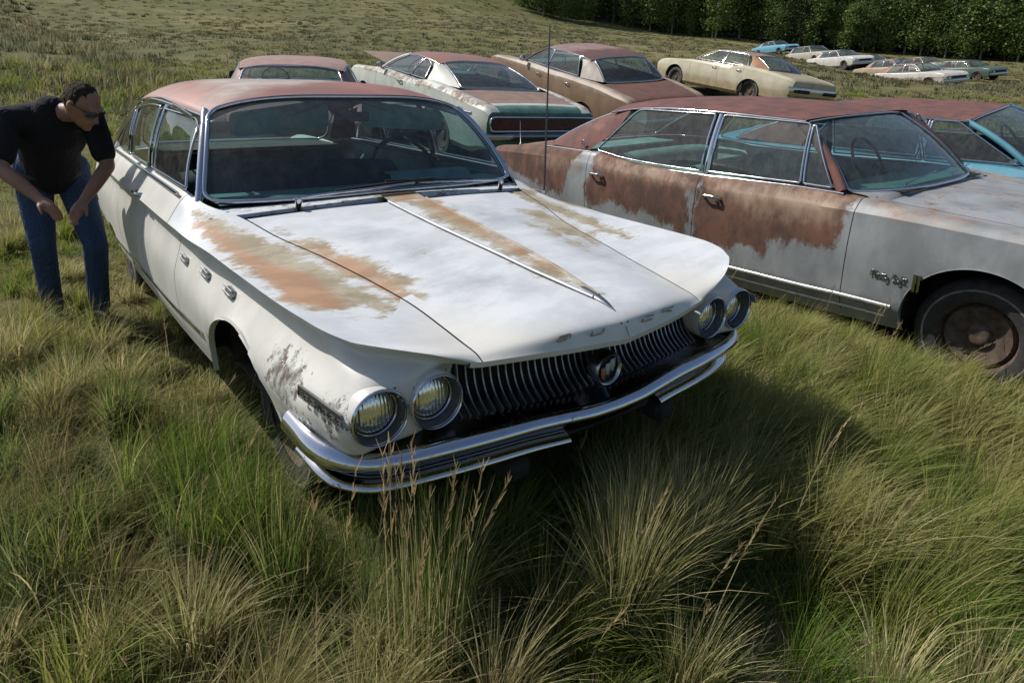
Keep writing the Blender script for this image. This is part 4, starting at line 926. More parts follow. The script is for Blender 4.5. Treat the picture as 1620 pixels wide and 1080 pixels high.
# script on the front fender: two words in raised cursive strokes plus a tall badge
def script(root):
    W1 = {'N': [(0,0),(.1,1),(.2,1),(.55,.05),(.65,0),(.8,1.05)], 'i': [(0,.5),(.05,.1),(.25,0),(.4,.2)], 'n': [(0,0),(.05,.5),(.3,.55),(.35,.1),(.5,0)], 'e': [(0,.3),(.35,.35),(.3,.55),(.1,.5),(.02,.2),(.2,0),(.45,.1)],
          't': [(.2,.95),(.1,.1),(.25,0),(.4,.1)], 'y': [(0,.5),(.1,.15),(.35,.2),(.4,.5),(.3,-.35),(0,-.35)], 'E': [(.6,.9),(.3,1),(.1,.8),(.35,.55),(.05,.35),(.1,0),(.5,.05),(.65,.2)], 'g': [(.35,.5),(.05,.45),(.05,.1),(.35,.2),(.4,.5),(.3,-.35),(0,-.3)], 'h': [(.1,1),(.02,0),(.1,.4),(.3,.5),(.32,.1),(.5,0)]}
    b = MB(); y = 1.545; H = .042
    for ch in 'Ninety Eight':
        if ch == ' ': y -= .020; continue
        st = W1[ch]; w_ = .036 if ch in 'NE' else .026
        Q = [(-1.002, y-a*w_-h*.006, .505+H*h) for a, h in st]
        b.tube(curve(Q, 14), .0028, 5, r2=.0034)
        if ch == 't': b.tube([(-1.002, y+.002, .505+.65*H), (-1.002, y-.018, .505+.7*H)], .0025, 5)
        y -= w_*.62
    b.build('script_badge', M_CHROME_OLD, root)
    b = MB(); flat_poly(b, [(-1.0, 1.285+a, .50+h) for a, h in [(-.006, -.03), (.012, -.03), (.014, .075), (-.004, .075)]], (-.007, 0, 0)); flat_poly(b, [(-1.0, 1.262+a, .50+h) for a, h in [(-.006, -.03), (.006, -.03), (.008, .075), (-.004, .075)]], (-.007, 0, 0))
    b.build('upright_badge', M_CHROME_OLD, root)
script(op_['front_fender_l'])
def emblem(root, x, y, z):
    b = MB()
    for k in range(6):
        a = k*np.pi/3; b.tube([(x, y, z), (x-.002, y+.018*math.cos(a), z+.018*math.sin(a))], .004, 5)
    b.tube([(x-.002, y+.024*math.cos(a), z+.024*math.sin(a)) for a in np.linspace(0, 6.28, 14)], .0025, 5); b.build('roof_emblem', M_CHROME_OLD, root)
emblem(OLD, -.905, 4.34, 1.045)
MB().tube([(-.80, 5.45, .91), (-.80, 5.45, .925), (-.80, 5.45, .93), (-.80, 5.46, 1.16)], [.016, .014, .005, .0035], 6).build('aerial', M_ALU, OLD)
# front end of the brown car
G = np.array([[(x, y-.06*(1-(x/.95)**2)+.25*max(0, abs(x)-.8), z) for x in np.linspace(-.97, .97, 31)] for y, z in ((.06, .47), (-.05, .47), (-.09, .42), (-.07, .34), (.02, .31))])
MB().grid(G).build('front_bumper', M_CHROME_OLD, OLD, sharp=60)
for s_ in (-1, 1):
    for x in (.56, .76): 
        h_ = MB().lathe([(.085, -.02), (.09, .0), (.088, .05)], (s_*x, -.02, .60), (0, 1, 0), 24).build('headlight', M_CHROME_OLD, OLD)
        MB().lathe([(0, -.008), (.05, .0), (.083, .02)], (s_*x, -.02, .60), (0, 1, 0), 24).build('lens', M_ALU, h_)
b = MB()
for z in np.linspace(.53, .67, 7): b.tube([(x, -.055+.05*(x/.5)**2, z) for x in np.linspace(-.45, .45, 9)], .005, 5)
b.build('grille', M_ALU, OLD)
for k, (x0, x1) in enumerate(((-.45, .15), (.25, .72))):
    MB().tube([(x0, 1.66, .985), (x0+.02, 1.68, 1.0), (x1, 1.74, 1.02)], .006, 6).build('wiper', M_CHROME, OLD)
MB().box((0, 1.65, .972), (1.2, .09, .006), bev=.002).build('cowl_vent', M_DARK, OLD)

def gen_tab(L=5.3, w=.98, zb=.95, zf=.86, zr=.86, cowl=1.6, deck=4.3, low=.30, rock=.22, hip=0, zn=.72, zt=.78):
    s = w/1.0; T = []
    for y, zc, xh, zh, xb, zB, zk, f in ((.0, zn-.04, .5, zn-.04, .80, zn-.02, zn-.05, .88), (.06, zn+.05, .56, zn+.04, .85, zn+.06, zn+.02, .95), (.45, zf+.01, .64, zf-.01, .90, zf+.01, zf-.03, .985), (1.0, (zf+zb)/2+.01, .70, (zf+zb)/2-.01, .90, (zf+zb)/2, (zf+zb)/2-.04, 1.0),
        (cowl, zb+.01, .78, zb-.005, .90, zb-.005, zb-.07, 1.0), (cowl+.35, zb+.01, .85, zb+.01, .91, zb, zb-.07, 1.0), (3.0, zb, .86, zb, .92, zb-.01, zb-.08, 1.0), (3.5, zb+.01+hip, .85, zb+.01+hip, .91, zb+hip, zb-.06+hip, 1.01), (deck, zb+hip*.6, .80, zb-.01+hip*.5, .89, zb-.005+hip*.5, zb-.07+hip*.5, 1.0),
        (L-.45, (zb+zr)/2+.005, .74, (zb+zr)/2-.01, .87, (zb+zr)/2, (zb+zr)/2-.06, .98), (L-.08, zr+.005, .70, zr-.01, .84, zr, zr-.05, .93), (L, zt, .68, zt-.01, .82, zt+.01, zt-.03, .90)):
        T.append((y, zc, xh*s, zh, xb*s, zB, .975*f*s, zk, 1.0*f*s, .63, .97*f*s, low+.06*(f < .96), .90*f*s, rock+.1*(f < .96)))
    return T
def gen_gh(L, w, zb, H, ya, yt, yr, yd, y1, four=True, wq=3.3, cb=None, xt=.64, win=None):
    s = w
    if win is None:
        bot = zb+.03; top = H-.075
        if four: win = [([(ya+.12, bot), (2.66, bot), (2.66, top), (yt+.08, top)], [.01, .01, .02, .04], 0), ([(2.72, bot), (y1, bot), (y1-.22, top), (2.72, top)], [.01, .04, .06, .02], 1)]
        else: win = [([(ya+.12, bot), (2.72, bot), (2.80, top), (yt+.08, top)], [.01, .01, .02, .04], 0), ([(2.76, bot), (y1, bot), (y1-.12, bot+.2), (y1-.3, top), (2.86, top)], [.02, .04, .06, .05, .02], 1)]
    return dict(xa=.86*s, ya=ya, yac=ya-.2, za=zb+.01, zac=zb+.02, wpow=3, xt=xt, yt=yt, ytc=yt-.06, zt=H-.075, ztc=H-.03, wr=(.05, .09), wbulge=.03,
        xd=.70*s, yd=yd, ydc=yd+.12, zd=zb+.01, zdc=zb+.01, xr=xt*.92, yr=yr, yrc=yr+.06, zr=H-.10, zrc=H-.05, br=(.05, .1),
        rail=[(yt, xt+.03, H-.06), ((yt+yr)/2, xt+.05, H-.045), (yr-.2, xt+.035, H-.07), (yr+.0, xt+.01, H-.105)], crown=[(yt-.08, 0, H-.02), ((yt+yr)/2, 0, H), (yr-.25, 0, H-.015), (yr+.06, 0, H-.05)], rpow=3,
        belt=[(ya+.05, .885*s, zb+.005), (3.0, .90*s, zb+.002), (y1+.5, .88*s, zb+.005)], windows=win,
        cpanel=cb or [(y1+.07, zb+.015), (y1-.03, (zb+H)/2), (min(y1-.12, yr-.02), H-.11)], cbulge=.03, posts=(2.69,) if four else (), postw=.022, bx=.014, pw=.024, tr=.01)
def wv(f):
    return lambda nm, x, y, z: (lambda a, b: {'m1': np.broadcast_to(a, x.shape).astype(float), 'm2': np.broadcast_to(b, x.shape).astype(float)})(*f(nm, x, y, z))
def taillamp(root, s_, y, z, x=.74, h=.07, w_=.16, m=M_RED):
    b = MB(); b.box((s_*x, y, z), (w_, .03, h), bev=.01); b.build('tail_light', m, root)
def bumper_bar(root, y, z, w_, sg, h=.11, mat=M_CHROME_OLD, nm='rear_bumper'):
    G = np.array([[(x, y+sg*(o-.10*abs(x/w_)**4), z+dz) for x in np.linspace(-w_, w_, 25)] for o, dz in ((-.03, h/2), (.05, h/2), (.08, h*.1), (.06, -h/2), (-.03, -h/2-.01))])
    return MB().grid(G).build(nm, mat, root, sharp=60)
# fastback with the red-brown roof and bonnet up
m_mb = rust_paint('pale_green_white_paint', ((.50, .52, .46), (.40, .44, .39)), ((.20, .13, .11), (.25, .17, .13)), ((.05, .13, .115), (.10, .19, .16)), .4)
m_mr = rust_paint('rusty_red_roof', ((.45, .47, .42), (.4, .42, .38)), ((.26, .115, .095), (.20, .12, .11)), ((.3, .26, .2), (.3, .25, .2)), .5)
def mwear(nm, x, y, z):
    if nm in ('roof',): return .3-.0*x, -.4
    if nm == 'roof_pillar': return -.12+.0*x, -.4
    if nm == 'trunk_lid': return np.where(y < 4.95, .3, -.2), np.where(y > 5.0, .2, -.4)
    if nm == 'tail_panel': return -.3+0*x, .3
    return np.clip(.06-np.abs(z-.90)*1.5, -.4, .0), np.clip(-.05-np.abs(y-2.2)*.2, -.4, .0)
mt = gen_tab(5.2, .96, .95, .87, .86, 1.5, 4.1, hip=.03, zt=.80)
mgh = gen_gh(5.2, .96, .95, 1.31, 1.55, 2.17, 3.25, 4.10, 3.25, False, xt=.60)
MERC, mp, _ = car('coupe', 'pale green and white fastback coupe with red rusty roof and raised bonnet', mt, (4.77, 10.88, .88), (R(-6.3), R(-.9), R(175.1)), mgh, {'body': m_mb, 'roof': m_mr, 'trim': M_CHROME_OLD, 'glass': M_GLASS, 'pillar': m_mb}, (1.5, 2.74, 2.9), wv(mwear), [(.95, .30, .38, .36), (3.95, .30, .38, .34)], deck=4.18, cowl=1.45, hood=False, handles=((0, 2.55, .86),), base_wheel=.28)
G = np.array([[(x, 5.22+.02*(1-x*x), .66+.07*zz) for x in np.linspace(-.78, .78, 25)] for zz in (-1, 1)])
MB().grid(G).build('tail_light_band', plain('dark_red_lens', (.09, .018, .014), .45, var=.5, scale=20), MERC)
ob = rounded_poly([(-.84, .575), (.84, .575), (.84, .755), (-.84, .755)], .08, 7)
MB().tube(densify(np.stack([ob[:, 0], np.full(len(ob), 5.245), ob[:, 1]], 1), .06), .014, 6, True).build('tail_surround', M_CHROME, MERC)
bumper_bar(MERC, 5.22, .50, .92, 1, .09)
hp = MB(); xs = np.linspace(-.7, .7, 15)
hp.grid(np.array([np.stack([xs, np.full(15, y), z+.03*(1-xs**2)], 1) for y, z in ((1.40, .97), (1.30, .99), (.8, 1.04), (.3, 1.08), (.05, 1.07))])); P = np.concatenate(hp.v)
hp.build('hood', m_mb, MERC, attrs={'m1': np.full(len(P), .1), 'm2': np.full(len(P), -.4)})
for s_ in (-1, 1): MB().tube([(s_*.62, 1.38, .96), (s_*.64, .9, 1.02)], .012, 6).build('hood_hinge', M_DARK, MERC)
MB().box((0, .8, .62), (1.1, 1.2, .3), bev=.1).build('engine_bay', M_DARK, MERC)
for s_ in (1,): 
    b = MB(); b.lathe([(0, -.03), (.045, -.02), (.05, .02), (.03, .04), (0, .045)], (s_*.98, 1.75, 1.02), (0, -1, 0), 14); b.tube([(s_*.9, 1.78, .94), (s_*.98, 1.76, 1.0)], .012, 6); b.build('wing_mirror', M_CHROME_OLD, mp['door_0_r'])
# brown four door, no bonnet
c_b = rust_paint('faded_bronze_paint', ((.23, .155, .10), (.18, .115, .075)), ((.15, .062, .045), (.10, .05, .04)), ((.36, .31, .25), (.28, .23, .18)), .32)
c_r = rust_paint('pinkish_rust_roof', ((.33, .20, .165), (.25, .15, .13)), ((.12, .058, .05), (.09, .05, .045)), ((.42, .38, .33), (.28, .24, .2)), .4)
def cwear(nm, x, y, z):
    if nm == 'roof': return np.clip((y-3.3)*.2, -.4, .1), -.4
    if nm == 'roof_pillar': return -.4, .05
    if nm == 'trunk_lid': return .2, -.4
    return np.clip(.34-z, -.4, .1), np.clip(.06-np.abs(z-.93)*1.4, -.4, .02)
ct = gen_tab(5.6, 1.0, .98, .90, .86, 1.7, 4.45, hip=0)
cgh = gen_gh(5.6, 1.0, .98, 1.41, 1.75, 2.42, 3.95, 4.5, 3.85, True, xt=.66)
CHR, cp__, _ = car('sedan', 'bronze brown four door sedan with pinkish rusty roof and missing bonnet', ct, (9.13, 12.38, 1.30), (R(-9.2), R(3.9), R(171.2)), cgh, {'body': c_b, 'roof': c_r, 'trim': M_CHROME, 'glass': M_GLASS, 'pillar': c_r, 'post': M_CHROME}, (1.72, 2.69, 3.84), wv(cwear), [(.95, .30, .38, .36), (4.25, .28, .38, .32)], deck=4.55, cowl=1.6, hood=False, handles=((0, 2.52, .84), (1, 3.66, .84)), base_wheel=.28)
MB().box((0, .8, .70), (1.2, 1.3, .3), bev=.1).build('engine_bay', M_DARK, CHR); bumper_bar(CHR, 5.6, .50, .96, 1)
b = MB(); b.lathe([(0, -.03), (.06, -.02), (.065, .02), (.04, .05), (0, .055)], (1.05, 1.9, 1.06), (0, -1, 0), 14); b.tube([(.93, 1.92, .98), (1.04, 1.91, 1.04)], .014, 6); b.build('wing_mirror', M_CHROME, cp__['door_0_r'])
for s_ in (-1, 1): taillamp(CHR, s_, 5.62, .66)
# cream four door further back
s_b = rust_paint('cream_paint', ((.50, .46, .35), (.42, .38, .27)), ((.30, .17, .08), (.36, .2, .09)), ((.33, .26, .15), (.27, .2, .12)), .38)
s_r = rust_paint('brown_faded_roof', ((.34, .22, .17), (.25, .15, .12)), ((.38, .19, .08), (.3, .16, .08)), ((.4, .3, .22), (.3, .2, .15)), .4)
def swear(nm, x, y, z):
    if nm == 'roof': return -.4, -.1
    if nm == 'roof_pillar': return .02, -.4
    if nm == 'trunk_lid': return -.4, .02
    return np.maximum(np.clip(.02-np.abs(z-.93)*1.5-np.abs(y-3.2)*.15, -.4, .0), -.4), np.clip(.5-z, -.4, .06)
st_ = gen_tab(5.25, .97, .94, .84, .83, 1.55, 4.2, hip=.04, zn=.70)
sgh = gen_gh(5.25, .97, .94, 1.345, 1.6, 2.22, 3.6, 4.25, 3.62, True, xt=.60)
SKY, sp, _ = car('sedan', 'cream four door sedan with brown faded roof standing farther up the slope', st_, (16.33, 13.46, 1.41), (R(-6.7), R(-3.4), R(172.6)), sgh, {'body': s_b, 'roof': s_r, 'trim': M_CHROME_OLD, 'glass': M_GLASS, 'pillar': s_b, 'post': M_CHROME_OLD}, (1.55, 2.69, 3.6), wv(swear), [(.92, .36, .40, .36), (3.9, .33, .40, .34)], deck=4.3, cowl=1.5, handles=((0, 2.52, .82), (1, 3.45, .84)))
bumper_bar(SKY, 5.26, .55, .94, 1, .2); bumper_bar(SKY, .0, .45, .92, -1, .12, nm='front_bumper')
for s_ in (-1, 1): taillamp(SKY, s_, 5.355, .56, .55, .09, .5, M_DARK)
# the car with the pinkish roof directly behind the white sedan
p_b = rust_paint('dull_maroon_paint', ((.22, .12, .105), (.17, .09, .08)), ((.30, .19, .165), (.24, .15, .135)), ((.3, .25, .2), (.3, .2, .2)), .4)
pgh = gen_gh(5.3, .98, .95, 1.375, 1.6, 2.3, 3.92, 4.35, 3.7, True, xt=.64)
pt = gen_tab(5.3, .98, .95, .86, .84, 1.55, 4.3)
PNK, _, _ = car('sedan', 'dull pinkish maroon sedan with smooth rusty roof behind the white sedan', pt, (3.25, 11.35, .62), (R(-4.4), R(-.3), R(156.8)), pgh, {'body': p_b, 'roof': p_b, 'trim': M_CHROME, 'glass': M_GLASS, 'pillar': p_b, 'post': M_DARK}, (1.55, 2.69, 3.7), wv(lambda nm, x, y, z: (.1 if nm == 'roof' else -.05, -.4)), [(.95, .3, .38, .36), (4.05, .3, .38, .34)], deck=4.35, cowl=1.5)
b = MB(); b.lathe([(0, -.03), (.06, -.02), (.065, .02), (.04, .05), (0, .055)], (1.03, 1.95, 1.03), (0, -1, 0), 14); b.tube([(.9, 1.97, .95), (1.02, 1.96, 1.01)], .014, 6); b.build('wing_mirror', M_BLACK, PNK)
# blue car beyond the brown one
b_b = rust_paint('faded_turquoise_paint', ((.07, .24, .33), (.10, .29, .38)), ((.22, .13, .10), (.16, .09, .07)), ((.22, .23, .22), (.18, .16, .15)), .4)
b_r = OROOF
bgh = gen_gh(5.5, 1.0, .97, 1.42, 1.7, 2.35, 4.0, 4.9, 3.9, True, xt=.68)
bt = gen_tab(5.6, 1.0, .97, .90, .88, 1.65, 4.8)
BLU, _, _ = car('sedan', 'turquoise blue sedan with maroon rusty roof hidden beyond the rust brown sedan', bt, (7.35, -.95, -.04), (R(.3), R(-6), R(4)), bgh, {'body': b_b, 'roof': b_r, 'trim': M_CHROME, 'glass': M_GLASS, 'pillar': b_b, 'post': M_CHROME}, (1.65, 2.69, 3.95), wv(lambda nm, x, y, z: ((.3 if nm in ('roof', 'roof_pillar') else -.07), -.08)), [(.95, .3, .4, .36), (4.4, .3, .4, .34)], deck=4.9, cowl=1.6)
bumper_bar(BLU, .0, .45, .96, -1, .14, nm='front_bumper'); bumper_bar(BLU, 5.6, .5, .95, 1, .12)
# ---------------------------------------------------------------- far cars
def at(az, d, el): return (CAM_LOC[0]+d*math.sin(R(az)), CAM_LOC[1]+d*math.cos(R(az)), CAM_LOC[2]+d*math.tan(R(el)))
far_specs = [
 # az, distance, elevation of ground, yaw of the nose (deg), pitch, label, body, roof, wagon
 (57.6, 78, 2.25, 10, 6, 'bright sky blue sedan with its bonnet low in grass by the forest', (.16, .40, .55), (.20, .42, .55), 0),
 (60.3, 64, 1.62, 5, 3, 'small cream estate car beside the blue sedan near the forest', (.45, .43, .36), (.42, .38, .33), 1),
 (62.2, 57, 1.22, 6, 3, 'white four door sedan in the middle of the far row', (.60, .58, .55), (.52, .50, .48), 0),
 (64.1, 58, .92, 0, 3, 'grey sedan with red bonnet edge between the white and tan cars', (.28, .28, .30), (.25, .25, .27), 0),
 (65.9, 52, .50, 8, 3, 'tan and rust coloured sedan near the right of the far row', (.40, .31, .22), (.33, .2, .15), 0),
 (67.3, 45, .02, 14, 3, 'white sedan with rusty red roof nearest to the camera in the far row', (.55, .52, .48), (.30, .13, .10), 0),
 (67.6, 66, .95, 4, 3, 'small beige sedan behind the white sedan with rusty red roof', (.42, .36, .28), (.36, .30, .24), 0),
 (70.2, 60, .62, 8, 3, 'dark green estate car at the right end of the far row', (.08, .12, .10), (.10, .13, .11), 1),
]
FARC = []
for i, (az, d, el, yw, pt_, lab, cb, cr, wag) in enumerate(far_specs):
    yw -= (26, 30, 28, 30, 26, 30, 28, 24)[i]; x, y, z = at(az, d, el); x += 2.55*math.sin(R(yw)); y -= 2.55*math.cos(R(yw))
    mb_ = rust_paint('far_paint', (cb, tuple(c*.8 for c in cb)), ((.25, .13, .10), (.2, .1, .08)), ((.4, .35, .3), (.3, .25, .2)), .4)
    mr_ = rust_paint('far_roof', (cr, tuple(c*.85 for c in cr)), ((.25, .13, .10), (.2, .1, .08)), ((.4, .35, .3), (.3, .25, .2)), .4)
    yr_, yd_ = (4.35, 4.75) if wag else (3.6, 4.2)
    gh_ = gen_gh(5.1, .95, .93, 1.42 if wag else 1.38, 1.55, 2.15, yr_, yd_, 3.6 if not wag else 4.2, True, xt=.60)
    tb_ = gen_tab(5.1, .95, .93, .85, .84, 1.5, 4.15 if not wag else 4.7, zn=.7)
    wr_ = (lambda k: wv(lambda nm, X, Y_, Z: ((np.clip(.04-np.abs(Z-.6), -.4, .04) if k == 5 else -.12), -.4)))(i)
    r_, p_, _ = car('sedan' if not wag else 'estate_car', lab, tb_, (x, y, z), (R(-pt_*.5), R(-5), R(yw)), gh_, {'body': mb_, 'roof': mr_, 'trim': M_CHROME_OLD, 'glass': M_GLASS, 'pillar': mb_, 'post': mb_}, (1.5, 2.69, 3.7), wr_, [(.95, .3, .38, .36), (3.95, .3, .38, .34)], deck=4.2 if not wag else 4.75, cowl=1.45, group='cars in the far row near the forest', du=.12, nv=3, interior=True)
    bumper_bar(r_, .0, .45, .92, -1, .14, nm='front_bumper')
    MB().box((0, -.055, .60), (1.0, .03, .12), bev=.01).build('grille', M_DARK, r_)
    for s_ in (-1, 1): MB().lathe([(.085, -.0), (.07, -.02), (0, -.01)], (s_*.66, -.03, .60), (0, 1, 0), 12).build('headlight', M_CHROME_OLD, r_)
# ---------------------------------------------------------------- ground
K = []
def k_(x, y, z): K.append((x, y, z))
for x in (-1, 1):
    for y in (0, 2.5, 5.2): k_(x, y, 0)
for sx_, y, z in ((-.9, 1, -.09), (.9, 1, -.02), (-.9, 4, -.07), (.9, 4, 0)): k_(3.7+sx_, y-1.13, z+.03)
for (x, y, z) in ((4.4, 5.7, .31), (4.77, 10.9, .88), (8.3, 6.7, .45), (9.13, 12.4, 1.3), (15.7, 8.3, .82), (16.33, 13.5, 1.41), (3.25, 11.3, .6), (.9, 6.2, .12), (7.35, -.95, .0), (7.0, 3.9, .08)): k_(x, y, z)
for (az, d, el, *_) in far_specs: k_(*at(az, d, el))
for (x, y, z) in ((-3, 0, -.12), (-3, 4, -.1), (-5, -5, -.15), (0, -5, -.08), (5, -6, -.1), (-1.5, -1.4, -.05), (-8, 5, -.1), (-3, 9, .15), (11, -3, .15), (13, 2, .35), (10, -9, .0)): k_(x, y, z)
for az, lst in ((-20, ((30, 1.2), (70, 3.0), (130, 6))), (5, ((30, .9), (60, 2.5), (120, 6.6))), (17, ((28, .9), (60, 3.1), (120, 7.0))), (28, ((30, 1.4), (60, 3.8), (120, 7.4))), (40, ((30, 1.6), (60, 3.7), (100, 4.5), (140, 6.5))),
                (47, ((35, 1.6), (60, 2.9), (102, 3.85), (140, 6))), (53, ((40, 1.9), (60, 2.55), (100, 3.2), (140, 5))), (58, ((100, 2.8), (140, 4))), (62, ((98, 2.5), (140, 3.5))), (67, ((96, 2.1), (140, 3))), (74, ((25, -.9), (45, .4), (96, 1.75), (140, 2.6))), (95, ((30, -.4), (80, 1.2)))):
    for d, el in lst: k_(*at(az, d, el))
K = np.array(K)
def tps(Kp):
    n = len(Kp); P = Kp[:, :2]; r = np.linalg.norm(P[:, None]-P[None], axis=2); A = np.zeros((n+3, n+3))
    with np.errstate(all='ignore'): A[:n, :n] = np.where(r > 0, r*r*np.log(r+1e-12), 0)
    A[:n, :n] += np.eye(n)*.6; A[:n, n] = 1; A[:n, n+1:] = P; A[n, :n] = 1; A[n+1:, :n] = P.T
    w_ = np.linalg.solve(A, np.r_[Kp[:, 2], 0, 0, 0])
    def f(x, y):
        x = np.asarray(x, float); y = np.asarray(y, float); o = w_[n]+w_[n+1]*x+w_[n+2]*y
        for i in range(n):
            rr2 = (x-P[i, 0])**2+(y-P[i, 1])**2; o = o+w_[i]*.5*rr2*np.log(rr2+1e-12)
        return o
    return f
g0 = tps(K)
def vnoise(x, y, s, seed=0):
    """smooth value noise"""
    x = np.asarray(x)*s; y = np.asarray(y)*s; xi = np.floor(x).astype(int); yi = np.floor(y).astype(int); fx = x-xi; fy = y-yi
    fx = fx*fx*(3-2*fx); fy = fy*fy*(3-2*fy)
    def h(a, b):
        v = np.sin(a*127.1+b*311.7+seed*74.7)*43758.5453; return v-np.floor(v)
    return (h(xi, yi)*(1-fx)+h(xi+1, yi)*fx)*(1-fy)+(h(xi, yi+1)*(1-fx)+h(xi+1, yi+1)*fx)*fy
def gz(x, y):
    d = np.hypot(x-CAM_LOC[0], y-CAM_LOC[1])
    return g0(x, y)+.10*(vnoise(x, y, 1.3)-.5)*np.clip(1.2-d/60, .2, 1)+.5*(vnoise(x, y, .12, 3)-.5)*np.clip((d-12)/25, 0, 1)
GM = NT('meadow_soil')
n1 = GM.noise(.35, 9, .65); n2 = GM.noise(3.5, 8, .7); n3 = GM.noise(26, 6, .7); n4 = GM.noise(.09, 5, .6)
c_ = GM.mix(GM.ramp(n2, .38, .62), (.10, .10, .032), (.18, .165, .07)); c_ = GM.mix(GM.ramp(n1, .42, .62), c_, (.21, .19, .095))
c_ = GM.mix(GM.math('MULTIPLY', GM.ramp(n3, .5, .7), .5), c_, (.05, .06, .025)); c_ = GM.mix(GM.ramp(n4, .4, .6), c_, GM.mix(.5, c_, (.085, .10, .04)))
GM.set(col=c_, rough=1, spec=.1); GM.bump(n3, 1, .05)
def polar(r_edges, az0, az1, na):
    rr_ = np.array(r_edges); aa = np.radians(np.linspace(az0, az1, na))
    X = CAM_LOC[0]+rr_[:, None]*np.sin(aa); Y_ = CAM_LOC[1]+rr_[:, None]*np.cos(aa); return X, Y_
X, Y_ = polar(np.r_[0, np.geomspace(.3, 420, 210)], -180, 180, 361)
Zg = gz(X, Y_); far_k = np.hypot(X-CAM_LOC[0], Y_-CAM_LOC[1]); Zg = np.where(far_k > 160, gz(CAM_LOC[0]+(X-CAM_LOC[0])*160/np.maximum(far_k, 1), CAM_LOC[1]+(Y_-CAM_LOC[1])*160/np.maximum(far_k, 1))+np.clip(far_k-160, 0, 400)*.05, Zg)
gr_o = MB().grid(np.stack([X, Y_, Zg], -1)[:, ::-1]).build('ground', GM.m, sharp=0); gr_o['kind'] = 'structure'
# ---------------------------------------------------------------- grass
GR = NT('grass_blades'); at_ = GR.attr('tint')
GR.b.inputs['Roughness'].default_value = .55; GR.b.inputs['Specular IOR Level'].default_value = .25
GR.lk(at_.outputs['Color'], GR.b.inputs['Base Color'])
tl_ = GR.new('ShaderNodeBsdfTranslucent'); GR.lk(at_.outputs['Color'], tl_.inputs[0]); mx_ = GR.new('ShaderNodeMixShader'); mx_.inputs[0].default_value = .46
GR.lk(GR.b.outputs[0], mx_.inputs[1]); GR.lk(tl_.outputs[0], mx_.inputs[2]); GR.lk(mx_.outputs[0], GR.out.inputs[0])
GREENS = np.array([(.125, .205, .025), (.095, .165, .022), (.185, .245, .038), (.225, .24, .06), (.30, .28, .10), (.46, .40, .20), (.14, .19, .06), (.21, .175, .08)])
WIND = np.array([.80, -.60])
def blades(P, h, lean, width, tint, seg=4, stiff=.5):
    """P (n,2) roots, h heights, lean (n,2) horizontal reach, width, tint (n,3) -> V,Q,C"""
    n = len(P); z0 = gz(P[:, 0], P[:, 1])-.02; t = np.linspace(0, 1, seg+1)
    ll = np.linalg.norm(lean, axis=1)+1e-6; rot = rng.uniform(-.9, .9, n)
    sd_ = np.stack([-lean[:, 1], lean[:, 0]], 1)/ll[:, None]; cs, sn = np.cos(rot), np.sin(rot)
    sd_ = np.stack([sd_[:, 0]*cs-sd_[:, 1]*sn, sd_[:, 0]*sn+sd_[:, 1]*cs], 1)
    V = np.zeros((n, seg+1, 2, 3))
    bend = rng.uniform(1.4, 2.4, n)[:, None]
    hx = t[None]**bend; up = t[None]-.38*np.clip(ll/np.maximum(h, .01), 0, 1.3)[:, None]*t[None]**2.6
    wv_ = (1-t**2*.85)*.5; wv_[-1] = .04
    for k, s_ in enumerate((-1, 1)):
        V[:, :, k, 0] = P[:, 0:1]+lean[:, 0:1]*hx+s_*sd_[:, 0:1]*width[:, None]*wv_[None]
        V[:, :, k, 1] = P[:, 1:2]+lean[:, 1:2]*hx+s_*sd_[:, 1:2]*width[:, None]*wv_[None]
        V[:, :, k, 2] = z0[:, None]+h[:, None]*up
    I = np.arange(n*(seg+1)*2).reshape(n, seg+1, 2)
    Q = np.stack([I[:, :-1, 0], I[:, :-1, 1], I[:, 1:, 1], I[:, 1:, 0]], -1).reshape(-1, 4)
    C_ = np.ones((n, seg+1, 2, 4)); C_[..., :3] = tint[:, None, None, :]
    return V.reshape(-1, 3), Q, C_.reshape(-1, 4)
GB = []; 
def add_blades(*a, **k): GB.append(blades(*a, **k))
def flush(name, label=None):
    V = np.concatenate([g[0] for g in GB]); off = np.cumsum([0]+[len(g[0]) for g in GB[:-1]]); Q = np.concatenate([g[1]+o for g, o in zip(GB, off)]); C_ = np.concatenate([g[2] for g in GB]); GB.clear()
    o = mesh_np(name, V, Q, GR.m, None, True, 0, {'tint': C_}); tag(o, label, 'grass', kind='stuff'); return o
def foot(x, y):
    """how far a point is outside the cars' footprints (metres, negative inside)"""
    d = np.maximum(np.abs(x)-.80, np.abs(y-2.95)-2.42)
    a = R(-.65); dx, dy = x-3.70, y+1.13; lx = dx*math.cos(a)+dy*math.sin(a); ly = -dx*math.sin(a)+dy*math.cos(a)
    d = np.minimum(d, np.maximum(np.abs(lx)-.86, np.abs(ly-2.9)-2.8))
    for (ox, oy, yw, L_) in ((4.77, 10.88, 175.1, 5.2), (9.13, 12.38, 171.2, 5.6), (16.33, 13.46, 172.6, 5.25), (3.25, 11.35, 156.8, 5.3), (7.35, -.95, 4, 5.6)):
        a = R(yw); dx, dy = x-ox, y-oy; lx = dx*math.cos(a)+dy*math.sin(a); ly = -dx*math.sin(a)+dy*math.cos(a)
        d = np.minimum(d, np.maximum(np.abs(lx)-.86, np.abs(ly-L_/2)-L_/2+.1))
    return d
